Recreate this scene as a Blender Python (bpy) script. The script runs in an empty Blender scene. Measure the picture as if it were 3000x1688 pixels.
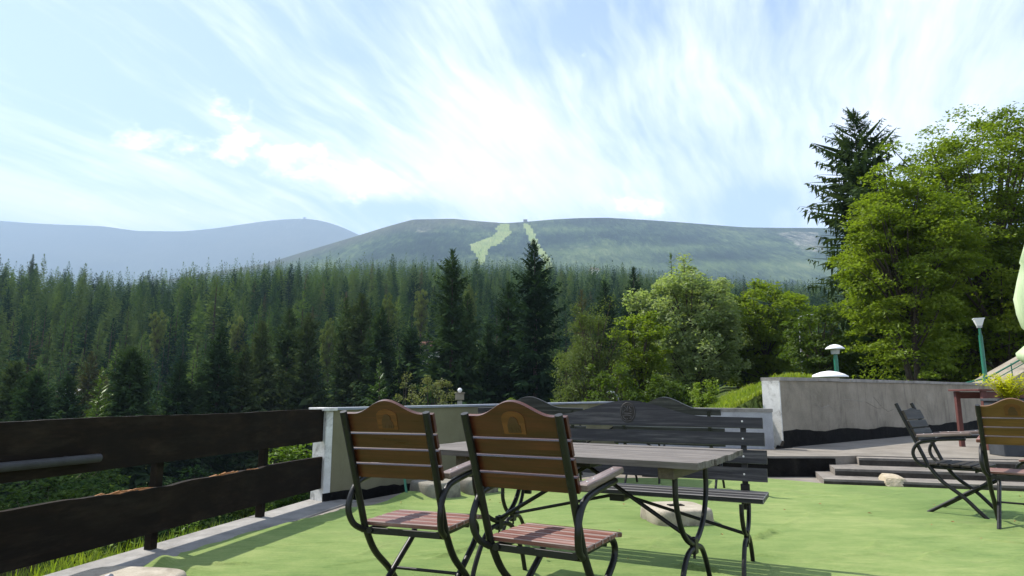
import bpy, bmesh, math, random
import numpy as np
from mathutils import Vector, Matrix

sc = bpy.context.scene
COL = sc.collection
R = math.radians

# ------------------------------------------------------------------ camera
EYE = 1.04
cam_d = bpy.data.cameras.new("camera")
cam_d.sensor_width = 36.0
cam_d.lens = 22.908
cam_d.clip_start = 0.05
cam_d.clip_end = 30000
cam = bpy.data.objects.new("camera", cam_d)
cam.location = (0, 0, EYE)
cam.rotation_euler = (R(90 + 9.399), 0, 0)
COL.objects.link(cam)
sc.camera = cam

# ------------------------------------------------------------------ light
SUN_AZ = 57.0      # degrees to the left of the view direction
SUN_EL = 53.0
SUN_STRENGTH = 5.0
SKY_STRENGTH = 0.085
EXPOSURE = 1.0
HAZE = 1.5e-4

sun_d = bpy.data.lights.new("sun", 'SUN')
sun_d.energy = SUN_STRENGTH
sun_d.angle = R(0.5)
sun_d.color = (1.0, 0.95, 0.86)
sun = bpy.data.objects.new("sun", sun_d)
to_sun = Vector((-math.sin(R(SUN_AZ)) * math.cos(R(SUN_EL)), math.cos(R(SUN_AZ)) * math.cos(R(SUN_EL)), math.sin(R(SUN_EL))))
sun.rotation_euler = to_sun.to_track_quat('Z', 'Y').to_euler()
sun.location = to_sun * 60
COL.objects.link(sun)

vs = sc.view_settings
vs.view_transform = 'Standard'
vs.look = 'None'
vs.exposure = EXPOSURE
vs.gamma = 1
vs.use_curve_mapping = False
sc.cycles.use_denoising = True
sc.cycles.max_bounces = 6
sc.cycles.diffuse_bounces = 3
sc.cycles.glossy_bounces = 2
sc.cycles.transmission_bounces = 3
sc.cycles.transparent_max_bounces = 4
sc.cycles.volume_bounces = 0
sc.cycles.caustics_reflective = False
sc.cycles.caustics_refractive = False


class NT:
    """short-hand for node trees"""
    def __init__(s, tree):
        s.t = tree
        s.n = tree.nodes
        s.l = tree.links

    def new(s, typ, **kw):
        n = s.n.new(typ)
        for k, v in kw.items():
            setattr(n, k, v)
        return n

    def put(s, sock, v):
        if v is None:
            return
        if isinstance(v, bpy.types.NodeSocket):
            s.l.new(v, sock)
        elif isinstance(v, (tuple, list)) and len(v) == 3 and len(getattr(sock, 'default_value', (0, 0, 0))) == 4:
            sock.default_value = (*v, 1)
        else:
            sock.default_value = v

    def m(s, op, a, b=None, c=None, clamp=False):
        n = s.new('ShaderNodeMath', operation=op, use_clamp=clamp)
        for i, v in enumerate((a, b, c)):
            s.put(n.inputs[i], v)
        return n.outputs[0]

    def noise(s, vec, scale, detail=3, rough=.55, dist=0.0, col=False):
        n = s.new('ShaderNodeTexNoise')
        s.put(n.inputs['Vector'], vec)
        n.inputs['Scale'].default_value = scale
        n.inputs['Detail'].default_value = detail
        n.inputs['Roughness'].default_value = rough
        n.inputs['Distortion'].default_value = dist
        return n.outputs[1 if col else 0]

    def mapping(s, vec, scale=(1, 1, 1), rot=(0, 0, 0), loc=(0, 0, 0)):
        n = s.new('ShaderNodeMapping')
        s.put(n.inputs[0], vec)
        n.inputs['Scale'].default_value = scale
        n.inputs['Rotation'].default_value = rot
        n.inputs['Location'].default_value = loc
        return n.outputs[0]

    def ramp(s, fac, stops, interp='LINEAR'):
        n = s.new('ShaderNodeValToRGB')
        n.color_ramp.interpolation = interp
        el = n.color_ramp.elements
        while len(el) < len(stops):
            el.new(.5)
        for e, (p, c) in zip(el, stops):
            e.position = p
            e.color = (c, c, c, 1) if isinstance(c, (int, float)) else (*c, 1)
        s.put(n.inputs[0], fac)
        return n.outputs[0]

    def mix(s, fac, a, b, mode='MIX'):
        n = s.new('ShaderNodeMix', data_type='RGBA', blend_type=mode)
        s.put(n.inputs[0], fac)
        s.put(n.inputs[6], a)
        s.put(n.inputs[7], b)
        return n.outputs[2]

    def rng(s, v, a, b, c=0.0, d=1.0):
        n = s.new('ShaderNodeMapRange', interpolation_type='SMOOTHSTEP')
        s.put(n.inputs[0], v)
        for i, x in enumerate((a, b, c, d)):
            n.inputs[i + 1].default_value = x
        return n.outputs[0]


# ------------------------------------------------------------------ sky with thin summer cloud
world = bpy.data.worlds.new("World")
sc.world = world
world.use_nodes = True
w = NT(world.node_tree)
bg = w.n['Background']
bg.inputs[1].default_value = SKY_STRENGTH
sky = w.new('ShaderNodeTexSky', sky_type='NISHITA', sun_disc=False)
sky.sun_elevation = R(SUN_EL)
sky.sun_rotation = R(-SUN_AZ)
sky.altitude = 800
sky.air_density = 1.0
sky.dust_density = 0.35
sky.ozone_density = 1.0
tc = w.new('ShaderNodeTexCoord')
gen = tc.outputs['Generated']
sx = w.new('ShaderNodeSeparateXYZ')
w.put(sx.inputs[0], gen)
dx, dy, dz = sx.outputs
az = w.m('ARCTAN2', dx, dy)
el = w.m('ARCSINE', dz)
den = w.m('ADD', w.m('MAXIMUM', dz, 0.0), 0.16)
cx_ = w.m('DIVIDE', dx, den)
cy_ = w.m('DIVIDE', dy, den)
cv = w.new('ShaderNodeCombineXYZ')
w.put(cv.inputs[0], cx_)
w.put(cv.inputs[1], cy_)
flat = cv.outputs[0]
# streaks of cirrus, drawn out along one wind direction
wind = w.mapping(flat, rot=(0, 0, R(-66)))
warp = w.noise(w.mapping(wind, scale=(1.0, 1.0, 1)), 1.1, 3, .6, col=True)
wv = w.mix(.22, wind, warp, 'ADD')
streak = w.noise(w.mapping(wv, scale=(.50, 2.3, 1)), 1.35, 7, .62)
fine = w.noise(w.mapping(wv, scale=(1.1, 6.0, 1)), 3.2, 5, .6)
av = w.new('ShaderNodeCombineXYZ')
w.put(av.inputs[0], az)
w.put(av.inputs[1], w.m('MULTIPLY', el, 1.5))
ang = av.outputs[0]
puff = w.noise(ang, 7.5, 7, .62, .25)


def blob(a, e, sa, se, amp):
    p = w.m('POWER', w.m('DIVIDE', w.m('SUBTRACT', az, R(a)), R(sa)), 2.0)
    q = w.m('POWER', w.m('DIVIDE', w.m('SUBTRACT', el, R(e)), R(se)), 2.0)
    return w.m('MULTIPLY', w.m('EXPONENT', w.m('MULTIPLY', w.m('ADD', p, q), -1.0)), amp)


def total(blobs):
    t = None
    for b in blobs:
        x = blob(*b)
        t = x if t is None else w.m('ADD', t, x)
    return t


BLOBS_HIGH = [(-36.8, 13.5, 12.61, 1.65, 0.248), (1.6, 17.9, 19.51, 1.8, 0.124), (0.0, 24.5, 9.0, 3.6, 0.062), (0.0, 21.9, 33.01, 7.8, 0.0806), (29.1, 22.4, 27.01, 12.61, 0.0434), (-10.9, 21.6, 12.61, 4.8, 0.062), (-4.7, 19.0, 15.01, 2.7, 0.062), (-36.3, 14.6, 9.9, 1.8, 0.0744), (33.4, 18.1, 18.01, 3.3, 0.0744), (-34.1, 25.0, 15.61, 4.5, -0.16), (7.1, 31.5, 7.8, 3.3, -0.14), (-36.9, 20.0, 9.9, 2.4, -0.12), (-9.8, 16.1, 4.5, 0.96, -0.3), (22.4, 15.8, 3.3, 1.8, -0.3), (-30.5, 15.5, 4.2, 0.72, -0.1), (-11.6, 24.0, 3.6, 1.8, -0.08)]
BLOBS_LOW = [(-30.6, 19.6, 5.7, 2.1, 0.153), (-25.6, 23.1, 2.7, 2.1, 0.171), (-21.6, 20.5, 7.8, 3.3, 0.225), (-15.3, 18.4, 9.9, 2.4, 0.216), (-33.9, 23.1, 0.75, 0.9, 0.108), (-38.5, 18.2, 2.4, 0.9, 0.135), (-27.0, 14.3, 2.25, 1.05, 0.27), (-37.2, 13.7, 7.8, 1.2, 0.198), (-20.3, 16.0, 3.6, 0.78, 0.126), (5.7, 26.0, 5.7, 3.3, 0.144), (0.0, 17.6, 9.9, 1.5, 0.198), (13.7, 16.2, 6.9, 1.35, 0.198), (20.3, 16.5, 1.8, 1.8, 0.09), (-11.7, 26.5, 1.8, 0.9, 0.072), (-4.9, 31.6, 4.2, 1.8, 0.054)]
cover = total(BLOBS_HIGH)
cirrus = w.rng(w.m('ADD', w.m('ADD', w.m('MULTIPLY', streak, .95), w.m('MULTIPLY', fine, .50)), cover), .50, 1.15)
coverp = total(BLOBS_LOW)
cumul = w.rng(w.m('ADD', puff, coverp), .66, .88)
cloud = w.m('MAXIMUM', w.m('MULTIPLY', cirrus, .95), cumul, clamp=True)
veil = w.m('MULTIPLY', w.rng(el, R(60), R(4)), .10)
cloud = w.m('MAXIMUM', cloud, veil)
CLOUD_LEVEL = 11.8
tone = w.mix(w.rng(az, R(-38), R(42)), (1.0, 1.0, .985), (.93, .94, 1.03))
bright = w.mix(1.0, tone, (CLOUD_LEVEL, CLOUD_LEVEL, CLOUD_LEVEL), 'MULTIPLY')
skyc = w.mix(1.0, sky.outputs[0], (1.86, 1.66, 1.62), 'MULTIPLY')
puffs = w.m('ADD', w.m('MULTIPLY', cumul, .40), w.m('MULTIPLY', w.m('SUBTRACT', puff, .5), 1.1))
bright = w.mix(w.m('MAXIMUM', puffs, 0.0, clamp=True), bright, (CLOUD_LEVEL * 1.7,) * 3)
w.put(bg.inputs[0], w.mix(cloud, skyc, bright))
world.cycles.sampling_method = 'AUTOMATIC'

# ------------------------------------------------------------------ object helpers


def link(name, data, parent=None):
    o = bpy.data.objects.new(name, data)
    COL.objects.link(o)
    if parent is not None:
        o.parent = parent
    return o


def thing(name, label, cat, loc=(0, 0, 0), rz=0.0, group=None, kind=None):
    o = link(name, None)
    o.empty_display_size = .2
    o.location = loc
    o.rotation_euler = (0, 0, rz)
    return tag(o, label, cat, group, kind)


def tag(o, label=None, cat=None, group=None, kind=None):
    if label: o['label'] = label
    if cat: o['category'] = cat
    if group: o['group'] = group
    if kind: o['kind'] = kind
    return o


def copy_tree(o, parent=None):
    c = o.copy()
    COL.objects.link(c)
    if parent is not None:
        c.parent = parent
    for ch in list(o.children):
        copy_tree(ch, c)
    return c


class MB:
    """collects faces for ONE mesh"""
    def __init__(s):
        s.v, s.f, s.sm = [], [], []

    def add(s, vs_, fs, smooth=False):
        b = len(s.v)
        s.v.extend([tuple(p) for p in vs_])
        s.f.extend([tuple(i + b for i in f) for f in fs])
        s.sm.extend([smooth] * len(fs))
        return s

    def box(s, c, size, mat=None, ch=0.0):
        """box with small chamfers"""
        hx, hy, hz = (x / 2 for x in size)
        if ch <= 0:
            vs_ = [(x * hx, y * hy, z * hz) for x in (-1, 1) for y in (-1, 1) for z in (-1, 1)]
            fs = [(0, 1, 3, 2), (4, 6, 7, 5), (0, 4, 5, 1), (2, 3, 7, 6), (0, 2, 6, 4), (1, 5, 7, 3)]
        else:
            bm = bmesh.new()
            bmesh.ops.create_cube(bm, size=1)
            for v in bm.verts:
                v.co = Vector((v.co.x * 2 * hx, v.co.y * 2 * hy, v.co.z * 2 * hz))
            bmesh.ops.bevel(bm, geom=list(bm.edges), offset=ch, segments=1, affect='EDGES')
            bm.verts.index_update()
            vs_ = [v.co.copy() for v in bm.verts]
            fs = [[v.index for v in f.verts] for f in bm.faces]
            bm.free()
        c = Vector(c)
        if mat is None:
            vs_ = [Vector(v) + c for v in vs_]
        else:
            vs_ = [mat @ Vector(v) + c for v in vs_]
        return s.add(vs_, fs)

    def tube(s, pts, r, n=8, cap=True, flat_=None):
        """sweep a circle (or a flat_=(w,h) bar) along points"""
        pts = [Vector(p) for p in pts]
        k = len(pts)
        rr = r if isinstance(r, (list, tuple)) else [r] * k
        ring, up = [], None
        for i, p in enumerate(pts):
            t = (pts[min(i + 1, k - 1)] - pts[max(i - 1, 0)]).normalized()
            if up is None:
                up = Vector((0, 0, 1)) if abs(t.z) < .9 else Vector((1, 0, 0))
                if flat_ is not None and len(flat_) == 3:
                    up = Vector(flat_[2])
            a = t.cross(up)
            if a.length < 1e-6:
                a = t.orthogonal()
            a.normalize()
            b = a.cross(t).normalized()
            up = b
            if flat_ is None:
                ring.append([p + (a * math.cos(q) + b * math.sin(q)) * rr[i] for q in (2 * math.pi * j / n for j in range(n))])
            else:
                x, y = flat_[0] / 2, flat_[1] / 2
                ring.append([p + a * x + b * y, p - a * x + b * y, p - a * x - b * y, p + a * x - b * y])
        m = len(ring[0])
        vs_ = [q for rg in ring for q in rg]
        fs = [(i * m + j, i * m + (j + 1) % m, (i + 1) * m + (j + 1) % m, (i + 1) * m + j) for i in range(k - 1) for j in range(m)]
        s.add(vs_, fs, flat_ is None)
        if cap:
            s.add(ring[0], [tuple(range(m))][::-1])
            s.add(ring[-1], [tuple(range(m))[::-1]])
        return s

    def lathe(s, prof, n=20, c=(0, 0, 0), mod=None, capb=True, smooth=True):
        c = Vector(c)
        vs_ = []
        for i, (r, z) in enumerate(prof):
            for j in range(n):
                a = 2 * math.pi * j / n
                q = r * (mod(a, i) if mod else 1)
                vs_.append(c + Vector((q * math.cos(a), q * math.sin(a), z)))
        k = len(prof)
        fs = [(i * n + j, i * n + (j + 1) % n, (i + 1) * n + (j + 1) % n, (i + 1) * n + j) for i in range(k - 1) for j in range(n)]
        s.add(vs_, fs, smooth)
        if capb:
            s.add(vs_[-n:], [tuple(range(n))])
            s.add(vs_[:n], [tuple(range(n))[::-1]])
        return s

    def prism(s, outline, frame, thick, front=True):
        """outline: list of (a,b); frame: (origin, A, B, N); extruded along N from 0 to thick"""
        o, A, B, N = (Vector(q) for q in frame)
        n = len(outline)
        lo = [o + A * a + B * b for a, b in outline]
        hi = [p + N * thick for p in lo]
        s.add(lo + hi, [tuple(range(n))[::-1], tuple(range(n, 2 * n))] + [(i, (i + 1) % n, n + (i + 1) % n, n + i) for i in range(n)])
        return s

    def build(s, name, mat, parent=None, label=None, edge=None):
        me = bpy.data.meshes.new(name)
        me.from_pydata(s.v, [], s.f)
        me.polygons.foreach_set('use_smooth', s.sm)
        bm = bmesh.new()
        bm.from_mesh(me)
        bmesh.ops.recalc_face_normals(bm, faces=bm.faces)
        bm.to_mesh(me)
        bm.free()
        me.materials.append(mat)
        if edge is not None:
            # worn arrises: chamfer faces, coloured paler to paint in their sunlit lines too
            me.materials.append(edge)
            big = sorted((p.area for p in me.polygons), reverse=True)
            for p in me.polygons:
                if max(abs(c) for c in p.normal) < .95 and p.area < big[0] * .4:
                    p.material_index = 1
        o = link(name, me, parent)
        if label: o['label'] = label
        return o


def np_mesh(name, v, quads=None, tris=None, mat=None, smooth=False):
    me = bpy.data.meshes.new(name)
    v = np.asarray(v, dtype=np.float32)
    parts, sizes = [], []
    if quads is not None and len(quads):
        parts.append(np.asarray(quads, dtype=np.int32).ravel()); sizes.append(np.full(len(quads), 4, np.int32))
    if tris is not None and len(tris):
        parts.append(np.asarray(tris, dtype=np.int32).ravel()); sizes.append(np.full(len(tris), 3, np.int32))
    loops = np.concatenate(parts); sizes = np.concatenate(sizes)
    me.vertices.add(len(v)); me.vertices.foreach_set('co', v.ravel())
    me.loops.add(len(loops)); me.loops.foreach_set('vertex_index', loops)
    me.polygons.add(len(sizes))
    starts = np.concatenate([[0], np.cumsum(sizes)[:-1]]).astype(np.int32)
    me.polygons.foreach_set('loop_start', starts)
    me.polygons.foreach_set('use_smooth', np.full(len(sizes), smooth))
    me.update(calc_edges=True)
    if mat: me.materials.append(mat)
    return me


def bez(*p, n=10):
    """smooth curve through points (Catmull-Rom)"""
    p = [Vector(q) for q in p]
    q = [p[0] * 2 - p[1]] + p + [p[-1] * 2 - p[-2]]
    out = []
    for i in range(1, len(q) - 2):
        a, b, c, d = q[i - 1:i + 3]
        for j in range(n):
            t = j / n
            out.append(.5 * ((2 * b) + (c - a) * t + (2 * a - 5 * b + 4 * c - d) * t * t + (3 * b - a - 3 * c + d) * t ** 3))
    out.append(p[-1])
    return out

# ------------------------------------------------------------------ materials


def mat(name, fn):
    m = bpy.data.materials.new(name)
    m.use_nodes = True
    t = NT(m.node_tree)
    b = t.n['Principled BSDF']
    fn(t, b)
    return m


def obj_co(t):
    return t.new('ShaderNodeTexCoord').outputs['Object']


def rnd(t):
    return t.new('ShaderNodeObjectInfo').outputs['Random']


def bump(t, b, h, strength=.3, dist=.01):
    n = t.new('ShaderNodeBump')
    n.inputs['Strength'].default_value = strength
    n.inputs['Distance'].default_value = dist
    t.put(n.inputs['Height'], h)
    t.put(b.inputs['Normal'], n.outputs[0])


def wood(name, dark, mid, light, axis=0, rough=.6, scale=1.0, wear=None, wear_amt=.5, bump_s=.35, spec=.4):
    def fn(t, b):
        co = obj_co(t)
        off = t.new('ShaderNodeVectorMath', operation='ADD')
        t.put(off.inputs[0], co)
        rv = t.m('MULTIPLY', rnd(t), 37.0)
        cb = t.new('ShaderNodeCombineXYZ')
        for i in range(3):
            t.put(cb.inputs[i], rv)
        t.put(off.inputs[1], cb.outputs[0])
        s = [30.0 * scale] * 3
        s[axis] = 1.6 * scale
        g = t.noise(t.mapping(off.outputs[0], scale=tuple(s)), 1.0, 5, .62, .6)
        s2 = [160.0 * scale] * 3
        s2[axis] = 4.0 * scale
        g2 = t.noise(t.mapping(off.outputs[0], scale=tuple(s2)), 1.0, 3, .6)
        big = t.noise(off.outputs[0], 5.0, 4, .6)
        f = t.m('ADD', t.m('MULTIPLY', g, .7), t.m('MULTIPLY', g2, .3))
        c = t.ramp(f, [(.30, dark), (.50, mid), (.72, light)])
        c = t.mix(t.rng(big, .35, .7, .0, .55), c, tuple(x * .62 for x in mid))
        if wear is not None:
            wn = t.noise(t.mapping(off.outputs[0], scale=tuple(x * .55 for x in s)), 1.3, 6, .7)
            c = t.mix(t.rng(wn, .5, .68, 0, wear_amt), c, wear)
        t.put(b.inputs['Base Color'], c)
        t.put(b.inputs['Roughness'], t.rng(g, .2, .8, rough - .12, rough + .15))
        b.inputs['Specular IOR Level'].default_value = spec
        bump(t, b, f, bump_s, .004)
    return mat(name, fn)


def rough_mat(name, c1, c2, scale=6.0, rough=.9, stain=None, stain_scale=1.2, bump_s=.4, bump_d=.008, streak=None, spec=.3, grain=60.0):
    def fn(t, b):
        co = obj_co(t)
        n1 = t.noise(co, scale, 6, .65)
        n2 = t.noise(co, grain, 3, .6)
        c = t.ramp(t.m('ADD', t.m('MULTIPLY', n1, .75), t.m('MULTIPLY', n2, .25)), [(.32, c1), (.68, c2)])
        if stain is not None:
            s = t.noise(co, stain_scale, 6, .7, .4)
            c = t.mix(t.rng(s, .48, .72, 0, .8), c, stain)
        if streak is not None:
            s = t.noise(t.mapping(co, scale=(5, 5, .5)), 1.6, 5, .65)
            c = t.mix(t.rng(s, .5, .75, 0, .65), c, streak)
        t.put(b.inputs['Base Color'], c)
        b.inputs['Roughness'].default_value = rough
        b.inputs['Specular IOR Level'].default_value = spec
        bump(t, b, t.m('ADD', n1, t.m('MULTIPLY', n2, .35)), bump_s, bump_d)
    return mat(name, fn)


def leafy(name, cols, trans=.35, hue_noise=1.2, gloss=.0, tint=(1.15, 1.25, .55), rand_amt=.5):
    """leaf / needle material: diffuse + light through the leaf; colours vary from plant to plant and clump to clump"""
    m = bpy.data.materials.new(name)
    m.use_nodes = True
    t = NT(m.node_tree)
    t.n.remove(t.n['Principled BSDF'])
    out = t.n['Material Output']
    co = obj_co(t)
    n = t.noise(co, hue_noise, 4, .7)
    r = rnd(t)
    f = t.m('ADD', t.m('MULTIPLY', n, 1 - rand_amt), t.m('MULTIPLY', r, rand_amt))
    k = len(cols)
    c = t.ramp(f, [(.22 + .56 * i / max(k - 1, 1), cc) for i, cc in enumerate(cols)])
    d = t.new('ShaderNodeBsdfDiffuse')
    t.put(d.inputs[0], c)
    tr = t.new('ShaderNodeBsdfTranslucent')
    t.put(tr.inputs[0], t.mix(1.0, c, tint, 'MULTIPLY'))
    mx = t.new('ShaderNodeMixShader')
    mx.inputs[0].default_value = trans
    t.l.new(d.outputs[0], mx.inputs[1])
    t.l.new(tr.outputs[0], mx.inputs[2])
    last = mx.outputs[0]
    if gloss > 0:
        g = t.new('ShaderNodeBsdfGlossy')
        g.inputs['Roughness'].default_value = .42
        g.inputs[0].default_value = (.8, .85, .8, 1)
        m2 = t.new('ShaderNodeMixShader')
        m2.inputs[0].default_value = gloss
        t.l.new(last, m2.inputs[1])
        t.l.new(g.outputs[0], m2.inputs[2])
        last = m2.outputs[0]
    t.l.new(last, out.inputs[0])
    return m


M = {}
M['chair_back'] = wood('varnished_wood', (.022, .007, .004), (.075, .022, .009), (.14, .044, .016), 0, .36, 1.0, wear=(.05, .016, .008), wear_amt=.6, spec=.5)
M['chair_back_red'] = wood('varnished_wood_red', (.018, .005, .003), (.066, .0155, .0075), (.125, .033, .013), 0, .36, 1.0, wear=(.035, .009, .006), wear_amt=.7, spec=.5)
M['chair_back_gold'] = wood('varnished_wood_gold', (.05, .022, .006), (.13, .058, .014), (.20, .095, .022), 0, .42, 1.0, spec=.5)
M['seat_wood'] = wood('worn_red_wood', (.085, .030, .022), (.175, .062, .045), (.32, .17, .13), 0, .55, 1.0, wear=(.40, .33, .30), wear_amt=.8)
M['dark_wood'] = wood('dark_stained_wood', (.012, .010, .008), (.034, .029, .024), (.065, .056, .047), 0, .55, 1.0, wear=(.12, .10, .085), wear_amt=.35, spec=.2)
M['arm_wood'] = wood('worn_armrest_wood', (.07, .045, .035), (.17, .12, .105), (.28, .22, .20), 1, .5, 1.0, wear=(.33, .29, .28), wear_amt=.5)
M['bench_wood'] = wood('black_painted_bench_wood', (.008, .008, .009), (.023, .0225, .025), (.080, .075, .077), 0, .5, .9, wear=(.16, .15, .14), wear_amt=.42, spec=.3)
M['table_wood'] = wood('weathered_table_wood', (.05, .043, .036), (.14, .122, .105), (.26, .23, .205), 0, .75, .8, wear=(.045, .037, .03), wear_amt=.8, bump_s=.9)
M['table_edge'] = wood('weathered_batten_wood', (.05, .04, .03), (.11, .09, .065), (.18, .15, .11), 1, .8, 1.0)
M['plaque'] = wood('carved_plaque_wood', (.06, .021, .007), (.135, .05, .013), (.21, .085, .022), 0, .5, 1.4)
M['emblem_dark'] = wood('dark_emblem_wood', (.03, .015, .008), (.075, .034, .014), (.11, .05, .02), 0, .5, 1.4)
M['iron'] = rough_mat('black_iron', (.006, .0062, .006), (.016, .016, .015), 14, .42, None, bump_s=.25, bump_d=.002, spec=.32)
M['bolt'] = rough_mat('bright_bolt', (.45, .45, .44), (.65, .65, .64), 30, .35, spec=.8)
M['fence_wood'] = wood('black_brown_fence_wood', (.0045, .0033, .0022), (.0125, .009, .006), (.032, .022, .014), 1, .85, .35, wear=(.035, .028, .018), wear_amt=.4, bump_s=.8, spec=.12)
M['torn_wood'] = wood('torn_orange_wood', (.12, .045, .015), (.30, .13, .04), (.45, .26, .10), 1, .8, .6, bump_s=.8)
M['grey_pipe'] = rough_mat('grey_pipe_paint', (.022, .022, .023), (.045, .045, .046), 8, .6)
M['concrete'] = rough_mat('worn_concrete', (.30, .295, .285), (.46, .45, .44), 3.5, .92, (.20, .195, .19), 1.3)
M['kerb'] = rough_mat('kerb_concrete', (.19, .18, .165), (.33, .312, .285), 5, .92, (.13, .122, .11), 2.2)
M['paving'] = rough_mat('grey_paving', (.15, .133, .11), (.275, .247, .208), 2.2, .9, (.10, .088, .072), .8, .6, .012)
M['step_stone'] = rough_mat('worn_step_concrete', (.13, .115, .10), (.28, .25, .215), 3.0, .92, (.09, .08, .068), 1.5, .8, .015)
M['crack'] = rough_mat('dark_crack_dirt', (.07, .062, .053), (.11, .10, .085), 6, .95)
M['tar'] = rough_mat('black_tar_coat', (.004, .004, .004), (.014, .013, .012), 6, .85, (.03, .027, .023), 2.0, .8, .02, spec=.08)
M['olive_plaster'] = rough_mat('olive_painted_plaster', (.135, .125, .072), (.185, .172, .105), 2.2, .85, (.105, .10, .06), 1.3, .3, .006, streak=(.115, .11, .065))
M['old_plaster'] = rough_mat('stained_grey_plaster', (.175, .152, .116), (.33, .292, .232), 1.7, .9, (.085, .071, .054), .75, .9, .016, streak=(.11, .093, .07))
M['white_plaster'] = rough_mat('whitewashed_plaster', (.27, .28, .295), (.40, .41, .43), 2.6, .88, (.19, .19, .195), 1.1, .4, .008)
M['peeling_white'] = rough_mat('peeling_white_paint', (.50, .49, .45), (.70, .69, .66), 5, .85, (.10, .09, .08), 4.5, .7, .01)
M['coping'] = rough_mat('grey_coping_stone', (.19, .18, .165), (.31, .295, .27), 4, .9, (.10, .093, .085), 2.5, .6, .012)
M['metal_coping'] = rough_mat('zinc_coping', (.15, .165, .19), (.24, .26, .30), 4, .5, spec=.4)
M['base_concrete'] = rough_mat('beige_parasol_base', (.26, .225, .17), (.44, .395, .315), 7, .9, (.16, .135, .10), 3.2, .8, .012, grain=110.0)
M['white_paint'] = rough_mat('white_paint', (.70, .70, .69), (.82, .82, .81), 5, .5)
M['green_paint'] = rough_mat('green_gloss_paint', (.006, .10, .055), (.012, .15, .085), 6, .4, spec=.5)
M['red_paint'] = rough_mat('red_brown_paint', (.08, .029, .025), (.135, .052, .044), 7, .6)
M['grey_steel'] = rough_mat('galvanised_steel', (.30, .31, .32), (.45, .46, .47), 9, .45, spec=.6)
M['planter'] = rough_mat('dark_planter', (.03, .035, .04), (.055, .06, .068), 6, .7)
M['soil'] = rough_mat('dark_soil', (.02, .015, .01), (.05, .04, .03), 12, 1.0)
M['relief'] = wood('emblem_relief_wood', (.03, .028, .028), (.055, .052, .052), (.09, .085, .085), 0, .5, 1.0)
M['worn_lit_edge'] = wood('worn_pale_lit_edge', (.16, .11, .095), (.29, .22, .195), (.46, .39, .36), 0, .7, 1.0)  # wear on slat edges, with the sunlit edge line painted into the tone
M['grey_lit_edge'] = wood('worn_grey_lit_edge', (.12, .11, .10), (.22, .21, .20), (.34, .32, .30), 0, .7, 1.0)  # same for bench planks: worn grey plus painted sunlight along the edge
M['dirty_concrete'] = rough_mat('dirty_parasol_concrete', (.14, .13, .105), (.27, .25, .205), 5, .92, (.06, .055, .045), 2.6, .6, .008)
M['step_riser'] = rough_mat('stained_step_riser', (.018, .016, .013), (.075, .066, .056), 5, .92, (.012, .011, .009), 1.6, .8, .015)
M['rock'] = rough_mat('tan_rock', (.33, .27, .18), (.54, .46, .34), 7, .92, (.24, .19, .12), 4.0, .9, .02)
M['field_stone'] = rough_mat('grey_field_stone', (.14, .135, .125), (.30, .285, .27), 8, .95, bump_s=.8, bump_d=.02)
M['bark'] = rough_mat('bark', (.035, .026, .02), (.09, .07, .055), 9, .95, bump_s=.9, bump_d=.03)
M['birch_bark'] = rough_mat('pale_bark', (.20, .18, .16), (.42, .40, .37), 3, .9, (.05, .045, .04), 2.4)
M['roof_red'] = rough_mat('red_roof_tiles', (.11, .045, .035), (.17, .07, .05), 4, .85)
M['house_wall'] = rough_mat('pale_house_wall', (.55, .52, .44), (.70, .66, .57), 2, .9)
M['dark_glass'] = rough_mat('dark_window_glass', (.02, .025, .03), (.04, .045, .05), 3, .15, spec=.7)
M['spruce'] = leafy('spruce_needles', [(.018, .036, .018), (.030, .055, .024), (.046, .075, .030), (.062, .082, .034)], .22, .5, .0)
M['far_spruce'] = leafy('far_spruce_needles', [(.014, .036, .026), (.028, .062, .036), (.056, .100, .042), (.105, .150, .055)], .24, .25, .0, rand_amt=.75)
M['young_spruce'] = leafy('young_spruce_needles', [(.045, .085, .022), (.07, .12, .0), (.10, .15, .04)], .28, .8, .03)
M['brown_spruce'] = leafy('brown_green_needles', [(.045, .048, .024), (.066, .066, .033), (.085, .085, .042)], .24, .6, .0)
M['larch'] = leafy('larch_needles', [(.060, .105, .034), (.095, .15, .048), (.13, .185, .056)], .38, .6, .0)
M['dying'] = leafy('browning_needles', [(.075, .06, .04), (.10, .075, .05), (.115, .09, .06)], .2, .6, .0)
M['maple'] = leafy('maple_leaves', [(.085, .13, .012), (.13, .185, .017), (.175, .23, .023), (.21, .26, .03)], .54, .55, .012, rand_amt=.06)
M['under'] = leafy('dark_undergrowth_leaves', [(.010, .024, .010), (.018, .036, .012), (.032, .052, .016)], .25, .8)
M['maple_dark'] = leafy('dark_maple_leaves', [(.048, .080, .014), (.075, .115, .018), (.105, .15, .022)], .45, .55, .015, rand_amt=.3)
M['ash'] = leafy('pale_leaves', [(.12, .18, .045), (.20, .26, .09), (.29, .34, .17), (.37, .40, .26)], .52, .5, .015, rand_amt=.25)
M['birch'] = leafy('birch_leaves', [(.075, .105, .03), (.115, .15, .045), (.165, .19, .07)], .42, .6, .01, rand_amt=.3)
M['shrub'] = leafy('willow_leaves', [(.085, .10, .035), (.135, .15, .06), (.19, .20, .09)], .36, .8, .015)
M['grass'] = leafy('meadow_grass', [(.11, .17, .018), (.17, .235, .026), (.24, .285, .036), (.31, .30, .065)], .45, .9, .015, rand_amt=.05)
M['fern'] = leafy('yellow_green_fern', [(.26, .30, .012), (.38, .40, .02), (.50, .48, .03)], .5, 6, .0)
M['weed'] = leafy('weed_leaves', [(.08, .14, .016), (.13, .20, .025), (.19, .25, .04)], .45, 3, .015)


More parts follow.
